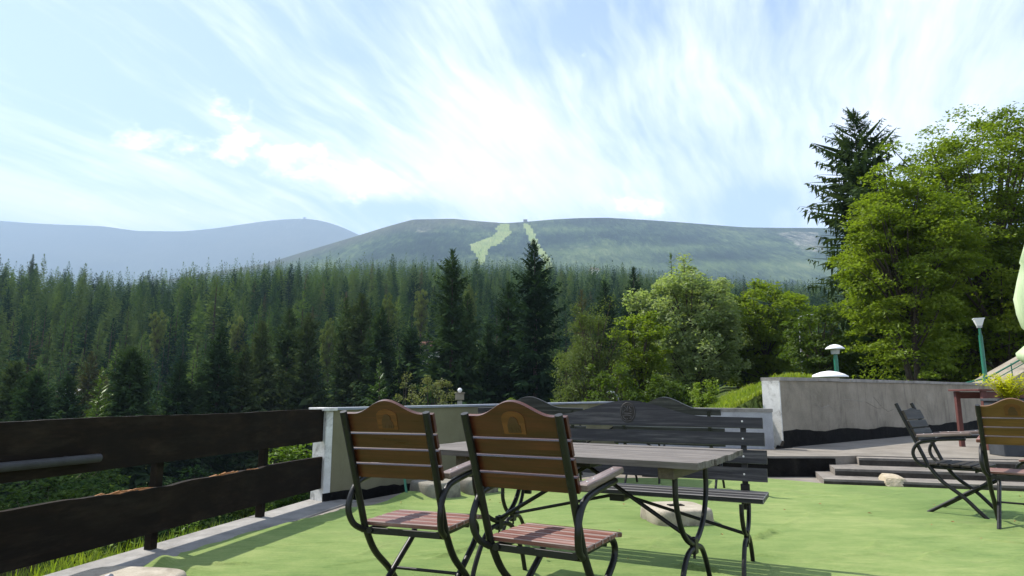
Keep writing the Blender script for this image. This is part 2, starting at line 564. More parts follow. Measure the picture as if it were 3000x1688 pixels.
def carpet_fn(t, b):
    co = obj_co(t)
    big = t.noise(co, .55, 4, .6)
    mid = t.noise(t.mapping(co, scale=(1, 2.2, 1), rot=(0, 0, R(-24))), 3.0, 6, .7)
    fib = t.noise(co, 48, 5, .8)
    pile = t.noise(co, 150, 3, .8)
    rows = t.noise(t.mapping(co, scale=(5, 75, 1), rot=(0, 0, R(-20))), 1.0, 3, .65)
    f = t.m('ADD', t.m('ADD', t.m('MULTIPLY', big, .32), t.m('MULTIPLY', mid, .24)), t.m('ADD', t.m('MULTIPLY', rows, .18), t.m('ADD', t.m('MULTIPLY', fib, .16), t.m('MULTIPLY', pile, .10))))
    c = t.ramp(f, [(.39, (.060, .112, .026)), (.5, (.142, .196, .056)), (.61, (.245, .275, .100))])
    dirt = t.noise(co, 1.7, 7, .75)
    c = t.mix(t.rng(dirt, .52, .74, 0, .5), c, (.120, .135, .055))
    scuff = t.noise(t.mapping(co, scale=(1.2, 9, 1), rot=(0, 0, R(33))), 1.6, 6, .75)
    c = t.mix(t.rng(scuff, .60, .74, 0, .45), c, (.27, .285, .13))
    crease = t.noise(t.mapping(co, scale=(.5, 2.4, 1), rot=(0, 0, R(-38))), 1.5, 3, .5, .3)
    line = t.m('SUBTRACT', 1.0, t.rng(t.m('ABSOLUTE', t.m('SUBTRACT', crease, .5)), .0, .012))
    c = t.mix(t.m('MULTIPLY', line, .30), c, (.075, .105, .035))  # crease lines darkened in the colour to stand for fold shade
    t.put(b.inputs['Base Color'], c)
    b.inputs['Roughness'].default_value = 1.0
    b.inputs['Specular IOR Level'].default_value = .10
    b.inputs['Sheen Weight'].default_value = .2
    b.inputs['Sheen Roughness'].default_value = .5
    b.inputs['Sheen Tint'].default_value = (.75, 1.0, .45, 1)
    bump(t, b, t.m('ADD', t.m('ADD', fib, t.m('MULTIPLY', pile, .6)), t.m('ADD', t.m('MULTIPLY', rows, .5), t.m('MULTIPLY', line, -.5))), .55, .005)


M['carpet'] = mat('green_needle_felt', carpet_fn)


def parasol_fn(t, b):
    co = obj_co(t)
    n = t.noise(t.mapping(co, scale=(12, 12, 1.5)), 1.0, 4, .6)
    t.put(b.inputs['Base Color'], t.ramp(n, [(.3, (.36, .46, .25)), (.7, (.52, .60, .39))]))
    b.inputs['Roughness'].default_value = .85
    bump(t, b, n, .5, .02)


M['parasol'] = mat('pale_green_canvas', parasol_fn)


def ground_fn(t, b):
    co = obj_co(t)
    n1 = t.noise(co, .25, 6, .7)
    n2 = t.noise(co, 3.0, 5, .7)
    c = t.ramp(t.m('ADD', t.m('MULTIPLY', n1, .55), t.m('MULTIPLY', n2, .45)), [(.32, (.035, .032, .018)), (.48, (.05, .075, .018)), (.62, (.09, .125, .024)), (.75, (.15, .14, .06))])
    t.put(b.inputs['Base Color'], c)
    b.inputs['Roughness'].default_value = 1.0
    b.inputs['Specular IOR Level'].default_value = .1
    bump(t, b, n2, .8, .1)


M['ground'] = mat('rough_meadow_ground', ground_fn)


def mountain_fn(t, b):
    at = t.new('ShaderNodeAttribute', attribute_name='piste')
    al = t.new('ShaderNodeAttribute', attribute_name='alpine')
    sc_ = t.new('ShaderNodeAttribute', attribute_name='scree')
    co = obj_co(t)
    n1 = t.noise(t.mapping(co, scale=(1, 1, .5)), .0021, 6, .65)
    n2 = t.noise(t.mapping(co, scale=(1, .35, .3)), .022, 6, .8)
    n3 = t.noise(t.mapping(co, scale=(1, .2, .16)), .07, 3, .75)
    f = t.m('ADD', t.m('MULTIPLY', n1, .4), t.m('ADD', t.m('MULTIPLY', n2, .35), t.m('MULTIPLY', n3, .25)))
    forest = t.ramp(f, [(.42, (.004, .012, .007)), (.48, (.014, .030, .015)), (.53, (.045, .075, .030)), (.60, (.12, .16, .06))])
    md_ = t.new('ShaderNodeAttribute', attribute_name='meadow')
    meadow = t.ramp(f, [(.42, (.03, .055, .022)), (.52, (.10, .145, .05)), (.60, (.17, .20, .085))])
    forest = t.mix(md_.outputs['Fac'], forest, meadow)
    heath = t.ramp(f, [(.35, (.06, .062, .045)), (.6, (.115, .11, .075))])
    c = t.mix(al.outputs['Fac'], forest, heath)
    pis = t.ramp(n2, [(.35, (.20, .27, .075)), (.65, (.32, .36, .13))])
    edge = t.m('ADD', at.outputs['Fac'], t.m('MULTIPLY', t.m('SUBTRACT', n2, .5), 1.5))
    c = t.mix(t.rng(edge, .42, .58), c, pis)
    edge2 = t.m('ADD', sc_.outputs['Fac'], t.m('MULTIPLY', t.m('SUBTRACT', n2, .5), 1.8))
    c = t.mix(t.rng(edge2, .22, .85), c, (.34, .31, .26))
    t.put(b.inputs['Base Color'], c)
    b.inputs['Roughness'].default_value = 1.0
    b.inputs['Specular IOR Level'].default_value = .0
    bump(t, b, t.m('ADD', n2, t.m('MULTIPLY', n3, .6)), .9, 26.0)


M['mountain'] = mat('forested_mountain_side', mountain_fn)

# ------------------------------------------------------------------ terrain
rng0 = np.random.default_rng(11)


def wobble(x, y, s, seed=0):
    """cheap smooth noise"""
    r = np.random.default_rng(seed)
    t = 0
    for k in range(5):
        a = r.uniform(0, 6.28)
        f = s * (1.7 ** k)
        t = t + np.sin((x * math.cos(a) + y * math.sin(a)) * f + r.uniform(0, 6.28)) / (1.5 ** k)
    return t / 2.4


def ridge_dist(x, y):
    b = x / np.maximum(y, 1e-3)
    return np.interp(b, [-1.2, -.8, -.35, 0, .4, .9], [300, 330, 470, 600, 640, 640])


def ridge_top(x, y):
    """height of the wooded ridge's ground"""
    b = x / np.maximum(y, 1e-3)
    return np.interp(b, [-1.2, -.8, -.6, -.35, 0, .15, .3, .9], [51, 53, 58, 83, 109, 108, 99, 90])


def ground_z(x, y):
    x = np.asarray(x, float); y = np.asarray(y, float)
    z = np.interp(y, [-60, 0, 8, 22, 45, 70, 100], [-.3, -.3, -.7, -3.2, -6.5, -8.0, -7.0])
    side = np.clip(-4.1 + .24 * (y - 4) - x, 0, 60)
    z = z - np.minimum(side * .55, 4.5 + side * .04) * np.clip((40 - y) / 30, 0, 1)
    rd = ridge_dist(x, y); rt = ridge_top(x, y)
    t = np.clip((y - 95) / np.maximum(rd - 95, 1), 0, 1.25)
    rise = np.where(t < 1, t ** .92, 1 - (t - 1) * .9)
    z = z + (rt + 7) * np.where(y > 95, rise, 0) * 1.0
    # grass bank on the right
    crest = 4.35 + .315 * (y - 14)
    bank = np.clip(.80 + .47 * (x - crest), -12, np.interp(x, [5.2, 6.2, 8], [1.40, 1.25, .95])) + np.clip(.014 * (y - 18), 0, .8) - np.clip((y - 60) * .2, 0, 30)
    bank = np.where(y > 9.5, bank, -9)
    z = np.maximum(z, bank)
    z = z + wobble(x, y, .35, 3) * .07 + wobble(x, y, .05, 4) * np.clip((np.abs(y) - 30) / 40, 0, 1) * 1.0
    return z


def in_terrace(x, y):
    """ground is kept below the slabs here"""
    a = (x > -2.62 + .2743 * (y - 4.035)) & (y < 6.9 + 1.105 * (x + 1.85) + .25) & (y < 11.0 - .34 * (x - 1.7) + .2)
    b = (x >= 3.6) & (y < 10.75 + .811 * (x - 4.2))
    return a & (x < 3.9) | b


xs = np.concatenate([-np.geomspace(1500, 7.2, 76), np.arange(-7, 16, .33), np.geomspace(16.3, 1500, 66)])
ys = np.concatenate([np.array([-120, -60, -30, -15, -8, -4, -2]), np.arange(0, 18, .33), np.geomspace(18.3, 1700, 118)])
X, Y = np.meshgrid(xs, ys)
Z = ground_z(X, Y)
Z = np.where(in_terrace(X, Y), np.minimum(Z, -.42), Z)
nv, nu = X.shape
I = np.arange(nv * nu).reshape(nv, nu)
q = np.stack([I[:-1, :-1], I[:-1, 1:], I[1:, 1:], I[1:, :-1]], -1).reshape(-1, 4)
tag(link('ground', np_mesh('ground', np.stack([X, Y, Z], -1).reshape(-1, 3), q, mat=M['ground'], smooth=True)), kind='structure')

# ------------------------------------------------------------------ mountains
NEAR = [(-900, 1000), (-300, 900), (300, 850), (780, 772), (900, 735), (1050, 690), (1130, 665), (1210, 643), (1330, 641), (1400, 648), (1480, 654), (1540, 650), (1620, 643), (1700, 639), (1780, 638), (1900, 645), (2000, 652), (2100, 660), (2180, 666), (2300, 668), (2420, 668), (2700, 676), (3000, 690), (3500, 720), (4200, 760)]
FAR = [(-1200, 640), (-400, 640), (0, 647), (90, 654), (170, 658), (310, 663), (330, 667), (400, 677), (540, 678), (640, 668), (700, 659), (760, 650), (830, 643), (890, 640), (940, 646), (1000, 664), (1050, 688), (1120, 715), (1300, 760), (1800, 820), (2600, 840)]
# bearing slope and elevation slope of each skyline point, read off the camera above
cp, sp = math.cos(R(9.399)), math.sin(R(9.399))


def skyline(pts):
    out = []
    for u, v in pts:
        a, b = (u - 1500) / 1909, (844 - v) / 1909
        d = cp - b * sp
        out.append((a / d, (sp + b * cp) / d))
    return np.array(out)


def mountain(name, pts, dist, foot, foot_z, nb, nt, seed, curve, paint=None):
    s = skyline(pts)
    bs = np.linspace(s[0, 0], s[-1, 0], nb)
    es = np.interp(bs, s[:, 0], s[:, 1])
    k = np.array([.25, .5, .25])
    if nb > 100:
        for _ in range(2):
            es[1:-1] = np.convolve(es, k, 'valid')
    t = np.concatenate([np.linspace(0, 1, nt), [1.06, 1.15, 1.3]])
    B, T = np.meshgrid(bs, t)
    E = np.broadcast_to(es, B.shape)
    D = foot + (dist - foot) * T
    top = E * dist
    prof = np.where(T <= 1, foot_z + (top - foot_z) * np.clip(T, 0, 1) ** curve, top - (T - 1) * dist * .12)
    Xm, Ym = B * D, D
    Zm = EYE + prof
    lump = wobble(Xm, Ym, .0033, seed) * 30 + wobble(Xm, Ym, .011, seed + 1) * 10
    Zm = Zm + lump * np.clip(1 - np.abs(T * 2 - 1), 0, 1)
    n, m = B.shape
    I = np.arange(n * m).reshape(n, m)
    q = np.stack([I[:-1, :-1], I[:-1, 1:], I[1:, 1:], I[1:, :-1]], -1).reshape(-1, 4)
    me = np_mesh(name, np.stack([Xm, Ym, Zm], -1).reshape(-1, 3), q, mat=M['mountain'], smooth=True)
    # land cover: where on the slope (bearing, elevation) each patch of grass, heath and scree lies
    zz = Zm - EYE
    dep = Ym * cp + zz * sp
    U = 1500 + 1909 * Xm / dep
    V = 844 - 1909 * (-Ym * sp + zz * cp) / dep
    for key, fn in (paint or {}).items():
        at = me.attributes.new(key, 'FLOAT', 'POINT')
        at.data.foreach_set('value', fn(U, V, T).astype(np.float32).ravel())
    return tag(link(name, me), kind='structure')


def in_poly(U, V, poly):
    c = np.zeros(U.shape, bool)
    n = len(poly)
    for i in range(n):
        x1, y1 = poly[i]; x2, y2 = poly[(i + 1) % n]
        k = ((y1 > V) != (y2 > V)) & (U < (x2 - x1) * (V - y1) / (y2 - y1 + 1e-9) + x1)
        c ^= k
    return c


PISTES = [[(1468, 656), (1490, 656), (1494, 672), (1498, 684), (1484, 694), (1470, 708), (1455, 720), (1437, 722), (1428, 735), (1424, 755), (1416, 775), (1402, 775), (1396, 748), (1383, 735), (1376, 718), (1400, 708), (1418, 700), (1440, 694), (1455, 680), (1452, 668)],
          [(1534, 655), (1548, 655), (1560, 672), (1572, 700), (1585, 725), (1605, 750), (1625, 790), (1600, 790), (1590, 760), (1570, 735), (1555, 715), (1545, 690), (1538, 672)]]
near_paint = {
    'piste': lambda U, V, T: np.clip(sum(in_poly(U, V, p).astype(float) for p in PISTES), 0, 1),
    'alpine': lambda U, V, T: np.clip((T - .86) * 7, 0, .75) * np.clip((U - 1500) / -200 + .6, .25, 1) + .5 * np.exp(-((U - 1240) / 45) ** 2 - ((V - 672) / 10) ** 2),
    'meadow': lambda U, V, T: np.clip(.9 * np.exp(-((V - 738 + .03 * (U - 1700)) / 15) ** 2) * np.clip((U - 1560) / 100, 0, 1) * np.clip((2250 - U) / 150, 0, 1) + .95 * np.exp(-((V - 778) / 18) ** 2) * np.clip((U - 1600) / 60, 0, 1) + .6 * np.exp(-((V - 772) / 14) ** 2) * np.clip((1300 - U) / 100, 0, 1) + .8 * np.exp(-((V - 672) / 9) ** 2 - ((U - 1690) / 120) ** 2) + .5 * np.exp(-((V - 690) / 12) ** 2 - ((U - 1400) / 50) ** 2), 0, 1),
    'scree': lambda U, V, T: in_poly(U, V, [(2275, 684), (2320, 678), (2400, 680), (2420, 740), (2350, 738), (2320, 708)]) * .42 + .35 * in_poly(U, V, [(1630, 728), (1690, 724), (1740, 719), (1742, 722), (1690, 730), (1632, 732)]) + .28 * in_poly(U, V, [(1215, 668), (1265, 663), (1268, 676), (1225, 682)]),
}
mountain('mountain', NEAR, 3200, 1300, 60, 720, 170, 21, 1.12, near_paint)
mountain('mountain', FAR, 7700, 4900, 240, 260, 50, 31, 1.0, {
    'piste': lambda U, V, T: T * 0,
    'alpine': lambda U, V, T: np.clip((T - .25) * 2.2, 0, 1),
    'scree': lambda U, V, T: .28 * np.exp(-((U - 830) / 160) ** 2) * np.clip((T - .5) * 2, 0, 1)})

# ------------------------------------------------------------------ terrace floor, kerb, upper patio, steps
FD = Vector((.2328, .9725, 0))       # direction of the fence
FA = Vector((-1.954, 6.775, 0))      # far end of the fence boards


def fence_pt(y, off=0.0, z=0.0):
    t = (y - FA.y) / FD.y
    p = FA + FD * t + Vector((FD.y, -FD.x, 0)) * off
    return Vector((p.x, p.y, z))


def slab(name, outline, z0, z1, m, kind='structure', parent=None):
    b = MB()
    b.prism(outline, ((0, 0, z0), (1, 0, 0), (0, 1, 0), (0, 0, 1)), z1 - z0)
    o = b.build(name, m, parent)
    if parent is None: tag(o, kind=kind)
    return o


k0, k1 = fence_pt(-4, .36), fence_pt(6.9, .36)
slab('terrace_floor', [(k0.x, -4), (k1.x, 6.85), (-1.2, 7.45), (1.72, 10.70), (3.2, 10.2), (3.2, 9.0), (12, 9.0), (12, -4)], -.30, -.012, M['paving'])
kb = MB()
for a, b_ in ((-4, -1.5), (-1.49, .95), (.96, 3.38), (3.39, 5.86), (5.87, 6.93)):
    p = [fence_pt(a, -.13), fence_pt(a, .36), fence_pt(b_, .36), fence_pt(b_, -.13)]
    kb.prism([(v.x, v.y) for v in p], ((0, 0, -.45), (1, 0, 0), (0, 1, 0), (0, 0, 1)), .452)
tag(kb.build('kerb', M['kerb']), kind='structure')

# upper patio, its dark tarred riser, and the low steps
slab('upper_patio', [(1.75, 8.93), (4.28, 8.90), (4.62, 8.98), (9.0, 7.72), (14, 6.2), (14, 18.5), (4.15, 10.45), (1.75, 11.0)], -.28, .25, M['paving'])
st = thing('stone_steps', 'low worn concrete steps rising from the green carpet to the upper patio', 'steps', (0, 0, 0))
sd = Vector((.948, -.317, 0)); sn = Vector((.317, .948, 0))


def step(a, depth, z0, z1, name, m):
    b = MB()
    r_ = random.Random(int(a[0] * 100))
    L = 7.0
    n = 28
    fr, bk = [], []
    for i in range(n + 1):
        p = Vector((a[0], a[1], 0)) + sd * (L * i / n) + sn * r_.uniform(-.012, .012)
        fr.append((p.x, p.y)); pb = Vector((a[0], a[1], 0)) + sd * (L * i / n) + sn * depth
        bk.append((pb.x, pb.y))
    b.prism(fr + bk[::-1], ((0, 0, z0), (1, 0, 0), (0, 1, 0), (0, 0, 1)), z1 - z0)
    return b.build(name, m, st)


step((3.72, 8.05), 1.1, -.2, .062, 'step', M['step_stone'])
step((4.03, 8.40), .75, -.2, .145, 'step', M['step_stone'])
step((4.55, 8.80), .35, -.2, .238, 'step', M['step_stone'])
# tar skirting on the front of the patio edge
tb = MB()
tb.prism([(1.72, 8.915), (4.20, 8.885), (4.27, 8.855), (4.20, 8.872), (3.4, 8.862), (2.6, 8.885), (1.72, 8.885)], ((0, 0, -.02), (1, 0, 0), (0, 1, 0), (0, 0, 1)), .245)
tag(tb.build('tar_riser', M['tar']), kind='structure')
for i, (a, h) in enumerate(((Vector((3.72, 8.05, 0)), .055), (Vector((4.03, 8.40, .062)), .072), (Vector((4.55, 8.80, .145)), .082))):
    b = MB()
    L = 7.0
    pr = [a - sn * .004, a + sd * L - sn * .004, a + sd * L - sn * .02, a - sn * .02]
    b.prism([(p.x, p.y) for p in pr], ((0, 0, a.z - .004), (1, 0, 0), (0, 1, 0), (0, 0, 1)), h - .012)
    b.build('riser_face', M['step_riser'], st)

# ------------------------------------------------------------------ green carpet


def carpet():
    nx_, ny_ = 430, 340
    s = np.linspace(0, 1, nx_) ** 1.25
    t = np.concatenate([np.linspace(0, .58, 60, endpoint=False), np.linspace(.58, 1, ny_ - 60)])
    S, T = np.meshgrid(s, t)
    yf_x = [-3, -2.2, -1.75, -1.35, -.9, 0, 1.5, 3.26, 3.8, 4.33, 5.82, 9.5]
    yf_y = [6.2, 6.25, 6.55, 7.05, 7.42, 8.25, 8.60, 8.55, 8.00, 7.83, 7.33, 6.1]
    xl_y = [-4, 2, 3.3, 4.035, 4.42, 4.8, 5.15, 5.6, 6.17, 6.5, 9]
    xl_x = [-4.1, -2.75, -2.48, -2.30, -2.196, -2.15, -2.057, -1.86, -1.60, -1.55, -1.5]
    Xn = -2.3 + S * 11.8
    Yc = -3.5 + T * (np.interp(Xn, yf_x, yf_y) + 3.5)
    Xc = Xn + (1 - S) ** 7 * (np.interp(Yc, xl_y, xl_x) + 2.3)
    edge = rng0.normal(0, 1, ny_)
    edge = np.convolve(edge, np.ones(7) / 7, 'same') * .035
    Xc = Xc + ((1 - S) ** 14) * edge[:, None]
    Z = np.full(Xc.shape, .006)
    Z = Z + .003 * (wobble(Xc, Yc, 1.2, 8) + 1) * .5

    def ridge(a, b, h, w_, one=False):
        a = np.array(a); b = np.array(b)
        d = b - a; L = np.hypot(*d); d = d / L
        u = (Xc - a[0]) * d[0] + (Yc - a[1]) * d[1]
        v = -(Xc - a[0]) * d[1] + (Yc - a[1]) * d[0]
        v = v + .03 * np.sin(u * 5 + a[0] * 9) + .015 * np.sin(u * 13)
        m = np.clip(u / .12, 0, 1) * np.clip((L - u) / .12, 0, 1)
        return h * np.exp(-(v / w_) ** 2) * m
    W = [((1.70, 4.95), (2.10, 5.22), .030, .022), ((2.516, 6.752), (3.487, 8.017), .010, .05), ((2.1, 5.45), (4.141, 7.457), .014, .05), ((2.6, 5.9), (4.518, 7.6), .008, .05),
         ((-.571, 4.422), (-.02, 4.90), .026, .05), ((-.515, 4.95), (-.0, 4.82), .012, .04), ((2.40, 4.68), (2.72, 4.93), .022, .03), ((2.55, 4.30), (3.115, 4.808), .018, .04),
         ((1.604, 4.606), (1.757, 4.422), .02, .03), ((3.087, 7.457), (3.514, 6.971), .009, .05), ((-1.3, 5.0), (-.80, 5.30), .010, .04), ((-1.05, 4.45), (-.80, 4.83), .014, .04),
         ((1.0, 4.30), (1.25, 4.0), .035, .04), ((.85, 4.65), (1.35, 5.30), .014, .045), ((3.2, 5.2), (5.4, 6.4), .010, .06), ((-1.9, 4.7), (-1.2, 4.9), .008, .05), ((-1.7, 5.5), (-1.0, 5.9), .010, .05),
         ((.5, 6.2), (2.3, 6.7), .010, .05), ((0, 7.2), (1.6, 7.6), .010, .05), ((3.6, 6.2), (5.6, 7.2), .008, .06), ((3.0, 4.3), (4.9, 5.1), .012, .05), ((-1.95, 4.35), (-1.55, 4.25), .02, .03), ((-1.2, 4.25), (1.1, 5.1), .010, .03), ((1.9, 4.3), (4.6, 5.9), .010, .03), ((-1.4, 5.6), (.2, 6.3), .009, .03), ((.2, 5.4), (2.4, 6.2), .010, .03), ((2.2, 6.6), (3.0, 8.1), .010, .03), ((3.4, 5.0), (4.4, 4.4), .014, .03), ((4.6, 5.2), (5.4, 6.9), .010, .03), ((1.5, 7.2), (3.4, 7.0), .009, .03)]
    for a, b, h, w_ in W:
        Z = Z + ridge(a, b, h * (1.5 if w_ < .025 else .9), max(w_ * .45, .016))
    for (mx, my, h, ax, ay) in ((-1.33, 6.75, .115, .22, .20), (-.98, 6.85, .07, .25, .16), (-.55, 7.25, .05, .22, .12), (-1.2, 6.25, .035, .3, .12), (-2.18, 4.28, .05, .06, .12), (-1.92, 4.12, .03, .1, .08)):
        Z = Z + h * np.exp(-((Xc - mx) / ax) ** 2 - ((Yc - my) / ay) ** 2)
    n, m = Xc.shape
    I = np.arange(n * m).reshape(n, m)
    q = np.stack([I[:-1, :-1], I[:-1, 1:], I[1:, 1:], I[1:, :-1]], -1).reshape(-1, 4)
    me = np_mesh('carpet', np.stack([Xc, Yc, Z], -1).reshape(-1, 3), q, mat=M['carpet'], smooth=True)
    o = tag(link('carpet', me), 'creased green felt carpet spread over the terrace floor', 'carpet')
    return o


carpet()

# ------------------------------------------------------------------ wooden fence on the left
fe = thing('wooden_fence', 'black brown fence of two broad boards along the left terrace edge', 'fence', tuple(FA))
RI = Vector((FD.y, -FD.x, 0))


def board(name, y0, y1, z0, z1, torn, seed, parent):
    """one wide board with an uneven top edge (coordinates relative to the fence)"""
    r_ = random.Random(seed)
    n = 70
    top = []
    for i in range(n + 1):
        y = y0 + (y1 - y0) * i / n
        zt = z1 + .004 * math.sin(y * 3.1 + seed) + r_.uniform(-.0015, .0015)
        if torn:
            for c_, w_, d_ in torn:
                zt -= d_ * math.exp(-((y - c_) / w_) ** 2) * (1 + r_.uniform(-.5, .5))
        top.append((y, zt))
    out = [((y - FA.y) / FD.y, z) for y, z in top]
    lo = [((y1 - FA.y) / FD.y, z0), ((y0 - FA.y) / FD.y, z0)]
    b = MB()
    b.prism(out + lo, (RI * .0, FD, (0, 0, 1), RI), .045)
    return b.build(name, M['fence_wood'], parent)


board('board', .6, 6.76, .585, .905, None, 1, fe)
bo = board('board', .6, 6.80, .125, .438, [(4.35, .25, .018), (4.75, .12, .012), (5.35, .3, .010), (5.75, .1, .014)], 2, fe)
bo['label'] = 'lower board with its top edge torn and splintered'
tw = MB()
for c_, w_ in ((4.36, .42), (5.45, .55)):
    for k in range(26):
        y = c_ + random.Random(k + int(c_ * 7)).uniform(-w_ / 2, w_ / 2)
        p = fence_pt(y, .010 + .026 * ((k * 37) % 10) / 10, .418 + .012 * ((k * 53) % 10) / 10) - FA
        tw.box(p, (.010, .11, .010), Matrix.Rotation(math.atan2(-FD.x, FD.y) + (k % 5 - 2) * .04, 3, 'Z') @ Matrix.Rotation((k % 7 - 3) * .05, 3, 'X'))
tag(tw.build('splinters', M['torn_wood'], bo), kind='stuff')
for y in (1.0, 2.25, 3.48, 4.70, 5.91):
    b = MB()
    p = fence_pt(y, -.035) - FA
    b.box(p + Vector((0, 0, .44)), (.062, .062, .89), Matrix.Rotation(math.atan2(-FD.x, FD.y), 3, 'Z'), .006)
    b.build('post', M['fence_wood'], fe)
b = MB()
b.tube([fence_pt(.8, .085, .70) - FA, fence_pt(4.10, .085, .668) - FA], .026, 10)
pr_ = b.build('pipe_rail', M['grey_pipe'], fe, 'grey pipe rail fixed to the upper board')
for y in (1.6, 3.9):
    b = MB()
    b.tube([fence_pt(y, .047, .685) - FA, fence_pt(y, .075, .685) - FA], .012, 6)
    b.build('bracket', M['grey_pipe'], pr_)

# ------------------------------------------------------------------ parapet walls


def wall(name, label, p0, p1, th, z0, h0, h1, m, cap_m, cap_h, cap_over, ncap, base=None, jit=0.0, gap=.006, capname='coping_stone'):
    p0 = Vector((*p0, 0)); p1 = Vector((*p1, 0))
    d = p1 - p0; L = d.length; d.normalize()
    nrm = Vector((-d.y, d.x, 0))          # away from the camera
    t = thing(name, label, 'wall', tuple(p0))
    b = MB()
    n = 14
    out = [(0, z0)] + [(L * i / n, h0 + (h1 - h0) * i / n - cap_h - .001) for i in range(n + 1)] + [(L, z0)]
    b.prism(out, ((0, 0, 0), d, (0, 0, 1), nrm), th)
    b.build('wall_face', m, t)
    r_ = random.Random(len(label))
    for i in range(ncap):
        a, e = L * i / ncap + gap, L * (i + 1) / ncap - gap
        za = h0 + (h1 - h0) * i / ncap + r_.uniform(-jit, jit)
        ze = h0 + (h1 - h0) * (i + 1) / ncap + r_.uniform(-jit, jit)
        c = MB()
        if i == 0: a = -cap_over
        if i == ncap - 1: e = L + cap_over
        c.prism([(a, za - cap_h), (a, za), (e, ze), (e, ze - cap_h)], (-nrm * cap_over, d, (0, 0, 1), nrm), th + 2 * cap_over)
        c.build(capname, cap_m, t)
    return t, d, nrm, L


pw, d1, n1, L1 = wall('parapet_wall', 'olive painted parapet wall with zinc coping beyond the chairs', (-1.83, 6.80), (1.66, 10.70), .22, -.4, .918, .95, M['olive_plaster'], M['metal_coping'], .022, .025, 4, gap=.0015, capname='coping_sheet')
b = MB()
b.box(Vector((0, 0, .24)) - d1 * .045 + n1 * .108, (.085, .235, 1.30), Matrix.Rotation(math.atan2(d1.y, d1.x), 3, 'Z'), .008)
b.build('end_pier', M['peeling_white'], pw, 'white end pier with peeling paint')
b = MB()
b.box(Vector((0, 0, .905)) - d1 * .055 + n1 * .108, (.155, .30, .032), Matrix.Rotation(math.atan2(d1.y, d1.x), 3, 'Z'), .004)
b.build('pier_cap', M['peeling_white'], pw)
b = MB()
r_ = random.Random(5)
outl = [(-.09, -.3)] + [(-.09 + (L1 + .09) * i / 60, .075 + r_.uniform(-.012, .014)) for i in range(61)] + [(L1, -.3)]
b.prism(outl, (-n1 * .012, d1, (0, 0, 1), n1), .009)
b.build('tar_band', M['tar'], pw)

lw, d2, n2, L2 = wall('low_wall', 'low whitewashed wall joining the rough pillar in front of the grass bank', (1.72, 10.78), (3.93, 10.02), .20, .0, .862, .848, M['white_plaster'], M['coping'], .05, .012, 2, gap=.005)

hw, d3, n3, L3 = wall('high_wall', 'tall stained grey retaining wall with stone coping along the upper patio', (4.20, 10.32), (12.6, 17.13), .29, .0, 1.335, 1.36, M['old_plaster'], M['coping'], .055, .022, 9, jit=.006, gap=.008)
b = MB()
b.prism([(-.0, .2), (0, 1.275), (.295, 1.275), (.295, .2)], (-d3 * .028, n3, (0, 0, 1), d3), .026)
b.build('end_face', M['peeling_white'], hw, 'sunlit whitewashed end of the wall')
b = MB()
r_ = random.Random(9)
outl = [(0, .1)] + [(L3 * i / 80, .50 + r_.uniform(-.006, .006) + .02 * math.sin(i * .5) - .06 * min(1, i / 30)) for i in range(81)] + [(L3, .1)]
b.prism(outl, (-n3 * .014, d3, (0, 0, 1), n3), .012)
b.build('tar_band', M['tar'], hw)
# long cracks and patched render, cut as thin raised repairs
for k, pts in enumerate(([(3.0, .93), (3.25, .86), (3.5, .80), (3.7, .82), (3.95, .74), (4.2, .78)], [(3.35, 1.02), (3.55, .90), (3.65, .84)], [(1.0, .92), (1.3, .84), (1.55, .88), (1.8, .80)], [(5.2, 1.0), (5.5, .86), (5.9, .70)], [(2.1, .98), (2.6, .96), (2.9, .93)])):
    b = MB()
    b.tube([d3 * a + Vector((0, 0, z)) - n3 * .0005 for a, z in pts], .0026, 4)
    b.build('crack_repair', M['crack'] if k < 2 else M['kerb'], hw)
b = MB()
b.prism([(-.25, .25), (-.2, .30), (-.12, .28), (-.05, .36), (.04, .34), (.10, .29), (.18, .25)], (-n3 * .06 - d3 * .03, d3, (0, 0, 1), n3), .05)
b.build('rubble', M['tar'], hw)

# ------------------------------------------------------------------ folding garden chair (x right, y facing, z up)


